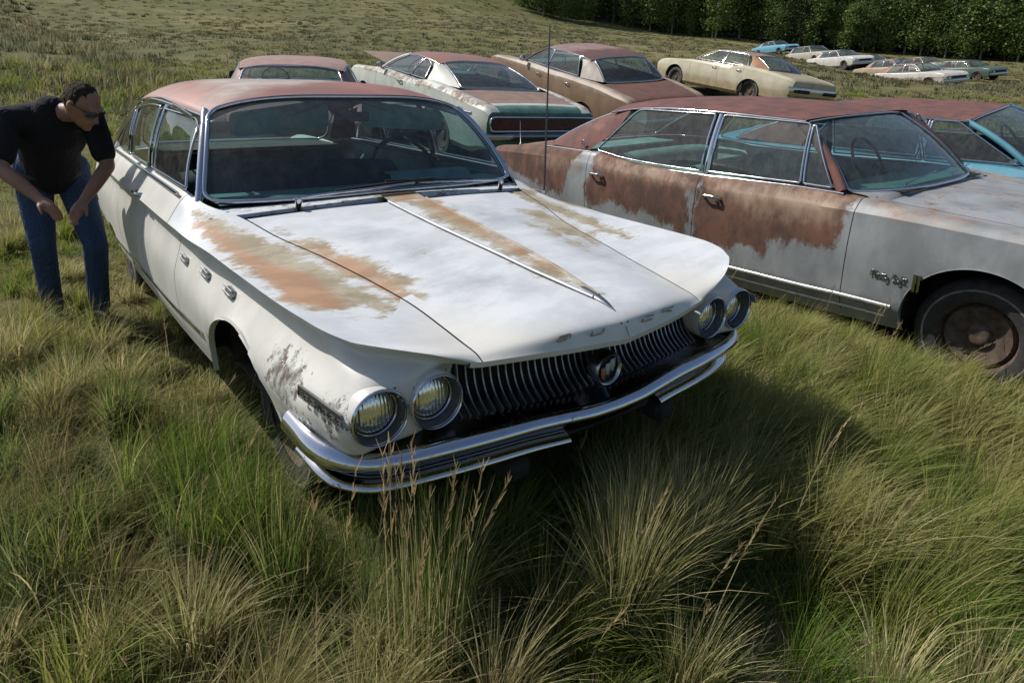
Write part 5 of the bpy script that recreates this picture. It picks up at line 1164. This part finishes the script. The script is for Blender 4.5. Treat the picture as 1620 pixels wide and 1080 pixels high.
def tuft_field(n_t, rmin, rmax, az, per, hr, rad, wfac, seg, power=1.0, name='g', palette=None, lean=.35):
    u_ = rng.uniform(0, 1, n_t); r_ = (rmin**power+(rmax**power-rmin**power)*u_)**(1/power) if power else rmin*(rmax/rmin)**u_
    a_ = np.radians(rng.uniform(az[0], az[1], n_t)); cx, cy = CAM_LOC[0]+r_*np.sin(a_), CAM_LOC[1]+r_*np.cos(a_)
    ok = foot(cx, cy) > -.03; cx, cy, r_ = cx[ok], cy[ok], r_[ok]; n_t = len(cx)
    kind = vnoise(cx, cy, .9, 5)+.35*(rng.uniform(0, 1, n_t)-.5)
    th = rng.uniform(*hr, n_t)*(.65+.8*vnoise(cx, cy, .7, 9)); tr_ = rng.uniform(*rad, n_t)
    fd_ = foot(cx, cy); th = th*np.interp(fd_, [-.1, .1, .4], [.6, .75, 1])*np.interp(np.maximum(2.75-cx, 0)+np.maximum(-1.4-cy, 0), [0, .25, .9], [.42, .5, 1])*1.0
    # base colour of a tuft
    pal = GREENS if palette is None else palette
    ci = np.clip((kind*len(pal)).astype(int), 0, len(pal)-1)
    cnt = rng.poisson(per, n_t)+3; idx = np.repeat(np.arange(n_t), cnt); N = len(idx)
    ang = rng.uniform(0, 2*np.pi, N); q = np.sqrt(rng.uniform(0, 1, N)); off = np.stack([np.cos(ang), np.sin(ang)], 1)*(q*tr_[idx])[:, None]
    P = np.stack([cx[idx], cy[idx]], 1)+off
    h = th[idx]*rng.uniform(.45, 1.1, N)
    out = off/tr_[idx][:, None]*(h*rng.uniform(.15, .75, N))[:, None]
    wd = WIND[None]*(h*rng.uniform(.0, 1.4, N)*lean)[:, None]
    ok2 = foot(P[:, 0], P[:, 1]) > -.12
    c2 = np.where(rng.uniform(0, 1, N) < .72, ci[idx], rng.integers(0, len(pal), N)); tint = pal[c2]*rng.uniform(.7, 1.3, N)[:, None]
    dd = np.hypot(P[:, 0]-CAM_LOC[0], P[:, 1]-CAM_LOC[1])
    wid = (.0013+.0008*rng.uniform(0, 1, N)+dd*.00042)*wfac*np.where(rng.uniform(0, 1, N) < .07, 2.3, 1)
    L_ = out+wd+rng.normal(0, .03, (N, 2))
    add_blades(P[ok2], h[ok2], L_[ok2], wid[ok2], tint[ok2], seg=seg)
DENS = 1.0
# short under-grass, then bunch grass, near to far
tuft_field(int(2700*DENS), .7, 7.5, (-25, 100), 75, (.07, .17), (.08, .16), 1.15, 3, 1.2)
tuft_field(int(560*DENS), .7, 7.5, (-25, 100), 190, (.16, .36), (.03, .075), 1.0, 5, 1.25, lean=.38)
tuft_field(300, 1.9, 6.5, (46, 80), 150, (.26, .46), (.04, .09), 1.0, 5, 1.2, lean=.6, palette=GREENS[[3, 4, 5, 4, 2, 0]])
tuft_field(int(90), 1.0, 7.5, (-25, 100), 110, (.30, .46), (.04, .07), 1.0, 5, 1.2, lean=.3, palette=GREENS[[3, 4, 5, 4, 2]])
flush('long_grass', 'long green and straw bunch grass leaning in the wind around the cars')
tuft_field(4200, 7, 26, (-12, 90), 26, (.16, .42), (.07, .16), 1.25, 3, 1.0, lean=.4, palette=GREENS[[0, 2, 3, 6, 3, 4, 4, 3]])
flush('meadow_grass', 'dry olive meadow grass between and behind the parked cars')
# low grey green shrubs over the hillside
SAGE = np.array([(.16, .16, .10), (.22, .195, .11), (.09, .10, .045), (.29, .24, .135), (.065, .075, .04)])
tuft_field(9000, 15, 120, (-8, 82), 30, (.20, .46), (.14, .50), 2.0, 2, .6, lean=.1, palette=SAGE)
flush('hillside_scrub', 'low grey green scrub dotted over the distant hillside')
def hero(px, py, n, h, rad, palette, lean, wfac=1.0, spread=.6):
    """a named clump at a ground spot"""
    ang = rng.uniform(0, 2*np.pi, n); q = np.sqrt(rng.uniform(0, 1, n)); off = np.stack([np.cos(ang), np.sin(ang)], 1)*(q*rad)[:, None]
    P = np.array([[px, py]])+off; hh = h*rng.uniform(.5, 1.08, n); pal = np.array(palette)
    L_ = off/rad*(hh*rng.uniform(.2, 1, n)*spread)[:, None]+WIND[None]*(hh*rng.uniform(0, 1, n)*lean)[:, None]+rng.normal(0, .03, (n, 2))
    tint = pal[rng.integers(0, len(pal), n)]*rng.uniform(.75, 1.3, n)[:, None]
    add_blades(P, hh, L_, (.0022+.0014*rng.uniform(0, 1, n))*wfac, tint, seg=6)
STR = [(.50, .43, .22), (.40, .36, .17), (.30, .30, .11), (.20, .25, .07), (.58, .51, .30)]; GRN = [(.11, .19, .03), (.14, .21, .04), (.18, .21, .06), (.09, .15, .025)]
def stalk(x, y, h, lx, ly, heads=1):
    """a seed stalk: thin stem with short fat bracts near its tip"""
    P = np.array([[x, y]]); add_blades(P, np.array([h]), np.array([[lx, ly]]), np.array([.0034]), np.array([[.34, .30, .16]]), seg=6)
    V = GB[-1][0].reshape(-1, 2, 3); tipz = V[-1].mean(0); base = V[-3].mean(0); d = tipz-base
    n = 16; t = rng.uniform(.0, 1, n); pts = base+d*t[:, None]; V2 = []; Q2 = []
    for i, p in enumerate(pts):
        a = rng.uniform(0, 6.28); o = np.array([math.cos(a), math.sin(a), .9])*rng.uniform(.008, .016); s_ = np.array([-math.sin(a), math.cos(a), 0])*.0022
        k = len(V2); V2 += [p-s_, p+s_, p+o+d*.1+s_*.3, p+o+d*.1-s_*.3]; Q2.append([k, k+1, k+2, k+3])
    C_ = np.ones((len(V2), 4)); C_[:, :3] = np.array([.36, .27, .14])*rng.uniform(.8, 1.2); GB.append((np.array(V2), np.array(Q2), C_))
for hx_, hy_, n_ in ((-.10, -.26, 800), (-.28, -.34, 500), (.06, -.30, 520)): hero(hx_, hy_, int(n_*1.5), .52, .07, STR, .05, 1.15, .55)
for k in range(26): hero(CAM_LOC[0]+rng.uniform(.7, 3.2), CAM_LOC[1]+rng.uniform(.5, 1.6), 90, rng.uniform(.1, .2), .10, [(.36, .32, .22), (.28, .25, .17), (.20, .17, .10)], .2, .8, 1.6)
hero(-.10, -.26, 10, .4, .08, STR, .1); flush('bunch_grass', 'large straw coloured bunch of grass below the bonnet centre')
hero(-.80, -.16, 220, .62, .09, GRN+STR[:2], .05, .8, .12)
for hx_, hy_ in ((-.78, .42), (-.60, .34), (-.92, .60), (-.45, .25), (-.97, .12), (-.70, .12), (-.88, .30), (-.30, .2), (-.52, .10), (-.62, .52)): hero(hx_, hy_, 170, rng.uniform(.16, .30), .10, GRN+STR[1:3], .15, 1.0, .8)
for k in range(46):
    r_ = rng.uniform(1.3, 5.2); a_ = R(rng.uniform(-5, 82)); x, y = CAM_LOC[0]+r_*math.sin(a_), CAM_LOC[1]+r_*math.cos(a_)
    if foot(np.array(x), np.array(y)) > .25 and x < 2.2: hero(x, y, 300, rng.uniform(.24, .40), rng.uniform(.05, .08), STR if k % 3 else GRN+STR[1:3], .25, 1.1, .8)
hero(-1.03, .62, 300, .50, .09, GRN+STR[1:2], .1, 1., .45); hero(-1.04, .36, 260, .46, .07, GRN+STR[1:3], .05, 1., .4); hero(-1.05, .85, 260, .46, .07, GRN, .1, 1., .5)
hero(-1.16, 1.05, 420, .40, .09, GRN, .25, 1., .5); hero(-1.10, .62, 380, .36, .09, GRN, .25, 1., .5); hero(-1.0, .30, 260, .30, .08, GRN+STR[:1], .2, 1., .5)
for k in range(16): stalk(-.82+rng.normal(0, .09), -.14+rng.normal(0, .05), rng.uniform(.55, .80), rng.normal(.03, .06), rng.normal(-.02, .05))
for k in range(90): 
    r_ = rng.uniform(1.1, 5.5); a_ = R(rng.uniform(5, 75)); x, y = CAM_LOC[0]+r_*math.sin(a_), CAM_LOC[1]+r_*math.cos(a_)
    if foot(np.array(x), np.array(y)) > .05: stalk(x, y, rng.uniform(.35, .7), rng.normal(.12, .08), rng.normal(-.08, .06))
flush('seed_stalks', 'tall thin seed stalks standing in front of the headlights')
# ---------------------------------------------------------------- forest
LEAF = NT('leaves'); la = LEAF.attr('tint'); LEAF.lk(la.outputs['Color'], LEAF.b.inputs['Base Color']); LEAF.b.inputs['Roughness'].default_value = .6; LEAF.b.inputs['Specular IOR Level'].default_value = .2
lt = LEAF.new('ShaderNodeBsdfTranslucent'); LEAF.lk(la.outputs['Color'], lt.inputs[0]); lm_ = LEAF.new('ShaderNodeMixShader'); lm_.inputs[0].default_value = .25
LEAF.lk(LEAF.b.outputs[0], lm_.inputs[1]); LEAF.lk(lt.outputs[0], lm_.inputs[2]); LEAF.lk(lm_.outputs[0], LEAF.out.inputs[0])
BARK_A = plain('pale_aspen_bark', (.22, .21, .17), .8); BARK_D = plain('dark_pine_bark', (.06, .045, .035), .9)
def leafcloud(C_, size, cols, flat=0):
    n = len(C_); a = rng.normal(0, 1, (n, 3)); a[:, 2] *= .6; a /= np.linalg.norm(a, axis=1)[:, None]; b = np.cross(a, rng.normal(0, 1, (n, 3))); b /= np.linalg.norm(b, axis=1)[:, None]
    s = (size*rng.uniform(.6, 1.4, n))[:, None]; V = np.stack([C_-a*s, C_+b*s*.7, C_+a*s, C_-b*s*.7], 1).reshape(-1, 3)
    cc = np.ones((n, 4, 4)); cc[..., :3] = (cols*rng.uniform(.75, 1.25, (n, 1)))[:, None, :]
    return V, np.arange(n*4).reshape(n, 4), cc.reshape(-1, 4)
def tree_proto(kind, H, seed):
    r = np.random.default_rng(seed); pts = []; n_cl = 46 if kind == 'aspen' else 60
    b = MB(); b.tube(curve([(0, 0, -.4), (.05*r.normal(), .05, H*.35), (.15*r.normal(), .1*r.normal(), H*.7), (0, 0, H*.93)], 10), np.linspace(.13, .02, 10)*(H/9), 6)
    for k in range(14):
        z = H*r.uniform(.2, .85); a = r.uniform(0, 6.28); L_ = (H*.22)*(1-z/H)+.4; b.tube([(0, 0, z), (math.cos(a)*L_*.5, math.sin(a)*L_*.5, z+L_*.25), (math.cos(a)*L_, math.sin(a)*L_, z+L_*.5)], [.035, .02, .008], 4)
    for k in range(n_cl):
        if kind == 'aspen':
            z = H*(.11+.89*r.uniform(0, 1)**.9); w_ = H*.19*math.sin(min(1, (z/H-.08)/.9)*math.pi*.86+.25)+.15; a = r.uniform(0, 6.28); q = w_*math.sqrt(r.uniform(.1, 1)); s = H*.065
            m_ = 75
        else:
            z = H*(.07+.93*r.uniform(0, 1)); w_ = H*.17*(1-z/H)+.12; a = r.uniform(0, 6.28); q = w_*r.uniform(.5, 1); s = .07*H*(1-z/H*.8)+.08; m_ = 55
        c = np.array([q*math.cos(a), q*math.sin(a), z-(.3*q if kind != 'aspen' else 0)]); pts.append(c+r.normal(0, 1, (m_, 3))*s*np.array([1, 1, .75 if kind == 'aspen' else .4]))
    return b, np.concatenate(pts)
def make_tree(kind, H, seed, name, label):
    root = thing(name, label, 'tree'); b, pts = tree_proto(kind, H, seed)
    base = np.array([(.135, .19, .052), (.16, .21, .062), (.11, .165, .046)][seed % 3]) if kind == 'aspen' else np.array([.055, .085, .036])
    b.build('trunk', BARK_A if kind == 'aspen' else BARK_D, root)
    V, Q, C_ = leafcloud(pts, .12 if kind == 'aspen' else .10, base[None]*np.ones((len(pts), 1))); mesh_np('crown', V, Q, LEAF.m, root, True, 0, {'tint': C_}); return root
protos = [make_tree('aspen', h, i, 'aspen_tree', ['tall leafy green tree with broad crown in the forest edge', 'medium round leafy green tree in the forest edge', 'tallest leafy green trees rising along the forest edge', 'short young bushy tree at the foot of the forest edge'][i]) for i, h in enumerate((8.8, 7.4, 9.8, 6.2))]+[make_tree('pine', h, 10+i, 'pine_tree', ['tall dark pointed conifer rising above the leafy forest edge', 'smaller dark pointed conifer among the leafy forest edge'][i]) for i, h in enumerate((15, 12.5))]
def copy_tree(root, loc, rz, sc):
    c = root.copy(); COL.objects.link(c); c.location = loc; c.rotation_euler = (0, 0, rz); c.scale = (sc,)*3
    for ch in root.children:
        d = ch.copy(); COL.objects.link(d); d.parent = c
    return c
edge_az = [28, 38, 40, 47, 53, 58, 62, 67, 74, 82]; edge_d = [116, 104, 101, 104, 101, 100, 98, 96, 96, 96]
first = set(); nt = 0
for row in range(2):
    for az in np.arange(37.5 if row < 2 else 33, 80, 1.05 if row < 3 else 1.3):
        azj = az+rng.uniform(-.5, .5); d = np.interp(azj, edge_az, edge_d)+row*4.2+rng.uniform(-1.5, 2.2)+2
        k = rng.integers(0, 4) if rng.uniform() > (.06, .12, .35, .6, .75)[row] else rng.integers(4, 6)
        x, y, _ = at(azj, d, 0); z = float(gz(x, y))-.1; sc = rng.uniform(.6, 1.3)*(1 if row < 1 else 1.15)
        p = protos[k]
        if k in first: o = copy_tree(p, (x, y, z), rng.uniform(0, 6.28), sc)
        else: first.add(k); o = p; o.location = (x, y, z); o.scale = (sc,)*3
        o['group'] = ['tall broad leafy trees of the forest edge', 'medium round leafy trees of the forest edge', 'tallest leafy trees of the forest edge', 'short bushy trees of the forest edge', 'tall conifers of the forest edge', 'smaller conifers of the forest edge'][k]; nt += 1
for k, p in enumerate(protos):
    if k not in first:
        for ch in list(p.children): bpy.data.objects.remove(ch)
        bpy.data.objects.remove(p)
# the wood behind, one mass
pts = []
for k in range(640):
    az = rng.uniform(30, 84); d = np.interp(az, edge_az, edge_d)+9+rng.uniform(0, 36); x, y, _ = at(az, d, 0); z = float(gz(x, y)); H = rng.uniform(9, 15)
    m_ = 260; zz = rng.uniform(0, 1, m_); w_ = H*.17*(1-zz)+.2; a = rng.uniform(0, 6.28, m_); q = w_*np.sqrt(rng.uniform(0, 1, m_)); pts.append(np.stack([x+q*np.cos(a), y+q*np.sin(a), z+zz*H], 1))
pts = np.concatenate(pts); V, Q, C_ = leafcloud(pts, .42, np.array([[.050, .078, .034]])*np.ones((len(pts), 1)))
fo = mesh_np('forest', V, Q, LEAF.m, None, True, 0, {'tint': C_}); tag(fo, 'dense dark conifer forest behind the leafy forest edge', 'forest', kind='stuff')
# ---------------------------------------------------------------- the man at the left
def remesh(o, vox, smooth=3, name=None):
    m1 = o.modifiers.new('r', 'REMESH'); m1.mode = 'VOXEL'; m1.voxel_size = vox; m1.use_smooth_shade = True
    m2 = o.modifiers.new('s', 'SMOOTH'); m2.factor = .5; m2.iterations = smooth
    dg = bpy.context.evaluated_depsgraph_get(); me = bpy.data.meshes.new_from_object(o.evaluated_get(dg)); o.modifiers.clear()
    mt = o.data.materials[0] if o.data.materials else None
    o.data = me; me.materials.clear(); me.materials.append(mt); me.polygons.foreach_set('use_smooth', np.ones(len(me.polygons), bool)); return o
def limb(b, pts, rad, n=14, k=10):
    P = curve(pts, k); r_ = np.interp(np.linspace(0, 1, k), np.linspace(0, 1, len(rad)), rad); b.tube(P, r_, n)
    for p, r in ((P[0], r_[0]), (P[-1], r_[-1])): b.lathe([(r*math.sin(a), -r*math.cos(a)) for a in np.linspace(0.01, math.pi-.01, 7)], p, (0, 0, 1), 12)
def ell(b, c, rx, ry, rz, M=None, n=16):
    a = np.linspace(.001, math.pi-.001, 11); t = np.linspace(0, 2*np.pi, n, endpoint=False)
    G = np.stack([np.outer(np.sin(a), np.cos(t))*rx, np.outer(np.sin(a), np.sin(t))*ry, np.outer(np.cos(a), np.ones(n))*rz], -1)
    if M is not None: G = G @ M.T
    b.grid(G+np.array(c), close_v=True)
def man():
    root = thing('person', 'man in black T-shirt, jeans and sunglasses bending beside the white sedan', 'person', (-1.30, 3.52, float(gz(-1.30, 3.52))))
    SK = plain('tanned_skin', (.28, .14, .09), .55, var=.12); SH = plain('black_cotton', (.012, .012, .016), .9, var=.3); JN = plain('blue_denim', (.035, .06, .12), .9, var=.3, scale=25); HR = plain('dark_hair', (.03, .02, .014), .7, var=.4, scale=60)
    def folds(name, col, sc_, st):
        t = NT(name); n = t.noise(9, 3, .55, sc=sc_, dist=1.2); n2 = t.noise(90, 4, .6); t.set(col=t.mix(t.ramp(n2, .3, .7), tuple(c*.75 for c in col), tuple(c*1.25 for c in col)), rough=.9, spec=.2); t.bump(n, st, .03); return t.m
    SH = folds('black_cotton', (.014, .014, .018), (1, 1, .6), 1.0); JN = folds('blue_denim', (.040, .065, .13), (1, 1, .8), .9)
    HR = folds('dark_hair', (.035, .024, .016), (6, 6, 2), 1.0)
    # local frame: x car side +, y away from camera +, facing -y, bent forward
    hipL, hipR = np.array((.10, .06, .92)), np.array((-.10, .06, .92)); kneeL, kneeR = np.array((.15, -.10, .49)), np.array((-.12, -.02, .50)); ankL, ankR = np.array((.12, -.02, .09)), np.array((-.13, .10, .09))
    waist = np.array((0, .0, 1.02)); chest = np.array((.02, -.16, 1.20)); neck = np.array((.05, -.33, 1.33)); head = np.array((.18, -.47, 1.36))
    shL = np.array((.23, -.26, 1.29)); shR = np.array((-.17, -.24, 1.28)); elL = np.array((.26, -.36, 1.01)); elR = np.array((-.24, -.40, 1.03)); wrL = np.array((.10, -.52, .84)); wrR = np.array((-.10, -.58, .88))
    # head frame: chin down, turned to the car side
    yaw, pit = R(38), R(38)
    Rz = np.array([[math.cos(yaw), -math.sin(yaw), 0], [math.sin(yaw), math.cos(yaw), 0], [0, 0, 1]]); Rx = np.array([[1, 0, 0], [0, math.cos(pit), -math.sin(pit)], [0, math.sin(pit), math.cos(pit)]]); H = Rz @ Rx
    hp_ = lambda x, y, z: head+H @ np.array((x, y, z))
    b = MB(); ell(b, head, .074, .095, .115, H)
    ell(b, hp_(0, -.045, -.06), .052, .05, .055, H)          # jaw
    limb(b, [hp_(0, -.088, .02), hp_(0, -.105, -.01), hp_(0, -.112, -.025)], [.009, .012, .015], 8, 5)
    limb(b, [hp_(-.035, -.088, .03), hp_(0, -.094, .033), hp_(.035, -.088, .03)], [.010, .011, .010], 8, 5)
    limb(b, [hp_(-.022, -.092, -.055), hp_(0, -.098, -.055), hp_(.022, -.092, -.055)], [.006, .009, .006], 8, 5)
    ell(b, hp_(0, -.078, -.098), .022, .02, .018, H)
    for s_ in (-1, 1): ell(b, hp_(s_*.076, .008, -.005), .010, .02, .032, H)
    limb(b, [head+(0, .02, -.03), (neck+head)/2+(0, .03, -.03), neck+(0, .01, -.01)], [.052, .053, .050])
    limb(b, [neck+(0, .02, -.02), chest, waist], [.055, .11, .11]); limb(b, [shL, (shL+shR)/2, shR], [.05, .06, .05])
    for sh_, el_, wr_, s_ in ((shL, elL, wrL, 1), (shR, elR, wrR, -1)):
        limb(b, [sh_, (sh_+el_)/2+(s_*.01, .0, 0), el_], [.055, .048, .040]); limb(b, [el_, (el_+wr_)/2, wr_], [.041, .038, .026])
        d = (wr_-el_); d /= np.linalg.norm(d); px_ = np.cross(d, (0, 0, 1)); px_ /= np.linalg.norm(px_); nn_ = np.cross(px_, d)
        limb(b, [wr_, wr_+d*.045, wr_+d*.085], [.026, .034, .032], 12, 6)
        for k, (o, L_) in enumerate(((-.027, .062), (-.009, .072), (.010, .068), (.027, .055))):
            p0 = wr_+d*.09+px_*o; limb(b, [p0, p0+d*L_*.5+nn_*-.008, p0+d*L_*.85+nn_*-.03], [.0095, .0088, .0075], 7, 5)
        p0 = wr_+d*.03+px_*(-.03*s_); limb(b, [p0, p0+d*.03-px_*.022*s_, p0+d*.06-px_*.03*s_-nn_*.012], [.012, .0105, .009], 7, 5)
    for h_, k_2, a_ in ((hipL, kneeL, ankL), (hipR, kneeR, ankR)):
        limb(b, [h_, (h_+k_2)/2, k_2], [.085, .072, .052]); limb(b, [k_2, (k_2+a_)/2+(0, .015, .03), a_], [.052, .050, .036])
    limb(b, [hipL, waist, hipR], [.09, .12, .09])
    body = remesh(b.build('body', SK, root), .0085, 2)
    b = MB(); limb(b, [neck+(-.01, .03, -.015), chest+(0, .01, 0), (chest+waist)/2+(0, .01, 0), waist+(0, .02, -.06)], [.092, .165, .16, .155]); limb(b, [shL+(-.01, 0, 0), (shL+shR)/2, shR+(.01, 0, 0)], [.068, .10, .068])
    ell(b, chest+(0, .03, -.02), .19, .13, .16)
    for sh_, el_ in ((shL, elL), (shR, elR)): limb(b, [sh_, sh_*.5+el_*.5, sh_*.26+el_*.74], [.068, .068, .066])
    remesh(b.build('t_shirt', SH, root), .012, 4)
    b = MB(); limb(b, [hipL+(0, 0, .04), waist+(0, .02, -.05), hipR+(0, 0, .04)], [.11, .14, .11])
    for h_, k_2, a_ in ((hipL, kneeL, ankL), (hipR, kneeR, ankR)):
        limb(b, [h_, (h_+k_2)/2, k_2], [.105, .09, .072]); limb(b, [k_2, (k_2+a_)/2+(0, .01, .02), a_+(0, .01, -.02)], [.072, .066, .062])
    remesh(b.build('jeans', JN, root), .012, 3)
    for a_ in (ankL, ankR):
        b = MB(); limb(b, [a_+(0, .03, -.05), a_+(0, -.05, -.055), a_+(.01, -.15, -.062)], [.042, .042, .034]); remesh(b.build('shoe', M_BLACK, root), .009, 3)
    b = MB(); ell(b, hp_(0, .016, .014), .0785, .096, .106, H)
    rr_ = np.random.default_rng(4)
    for k in range(70):
        d_ = rr_.normal(0, 1, 3); d_ /= np.linalg.norm(d_); ell(b, hp_(d_[0]*.072, .016+d_[1]*.090, .014+d_[2]*.100), .012, .012, .010, H, 6)
    hr = remesh(b.build('hair', HR, root), .006, 0)
    me = hr.data; co = np.zeros(len(me.vertices)*3); me.vertices.foreach_get('co', co); co = co.reshape(-1, 3); L_ = (co-head) @ H
    import bmesh
    bm = bmesh.new(); bm.from_mesh(me); bm.verts.ensure_lookup_table()
    bmesh.ops.delete(bm, geom=[v for v in bm.verts if (L_[v.index, 1] < -.02 and L_[v.index, 2] < .058+.02*math.sin(L_[v.index, 0]*90)) or L_[v.index, 2] < -.045 or (abs(L_[v.index, 0]) > .05 and L_[v.index, 2] < .0 and L_[v.index, 1] < .03)], context='VERTS')
    bm.to_mesh(me); bm.free()
    b = MB(); bl = [waist+np.array((.155*math.cos(t_), .015+.135*math.sin(t_), -.075+.02*math.sin(t_))) for t_ in np.linspace(0, 6.2, 24)]; b.tube(bl, .006, 6, True, r2=.018); b.build('belt', M_BLACK, root)
    b = MB()
    for s_ in (-1, 1):
        O = rounded_poly([(-.028, -.018), (.028, -.02), (.028, .016), (-.028, .016)], .014)
        flat_poly(b, [hp_(s_*.034+a, -.103+abs(s_*.034+a)*.25, .012+h) for a, h in O], H @ np.array((0, -.004, 0)))
        b.tube([hp_(s_*.062, -.085, .02), hp_(s_*.080, -.03, .018), hp_(s_*.082, .01, .008)], .0028, 5)
    b.tube([hp_(-.01, -.103, .018), hp_(.01, -.103, .018)], .003, 5)
    b.build('sunglasses', plain('black_lens', (.01, .01, .012), .08, spec=.8), root, sharp=30)
    return root
man()
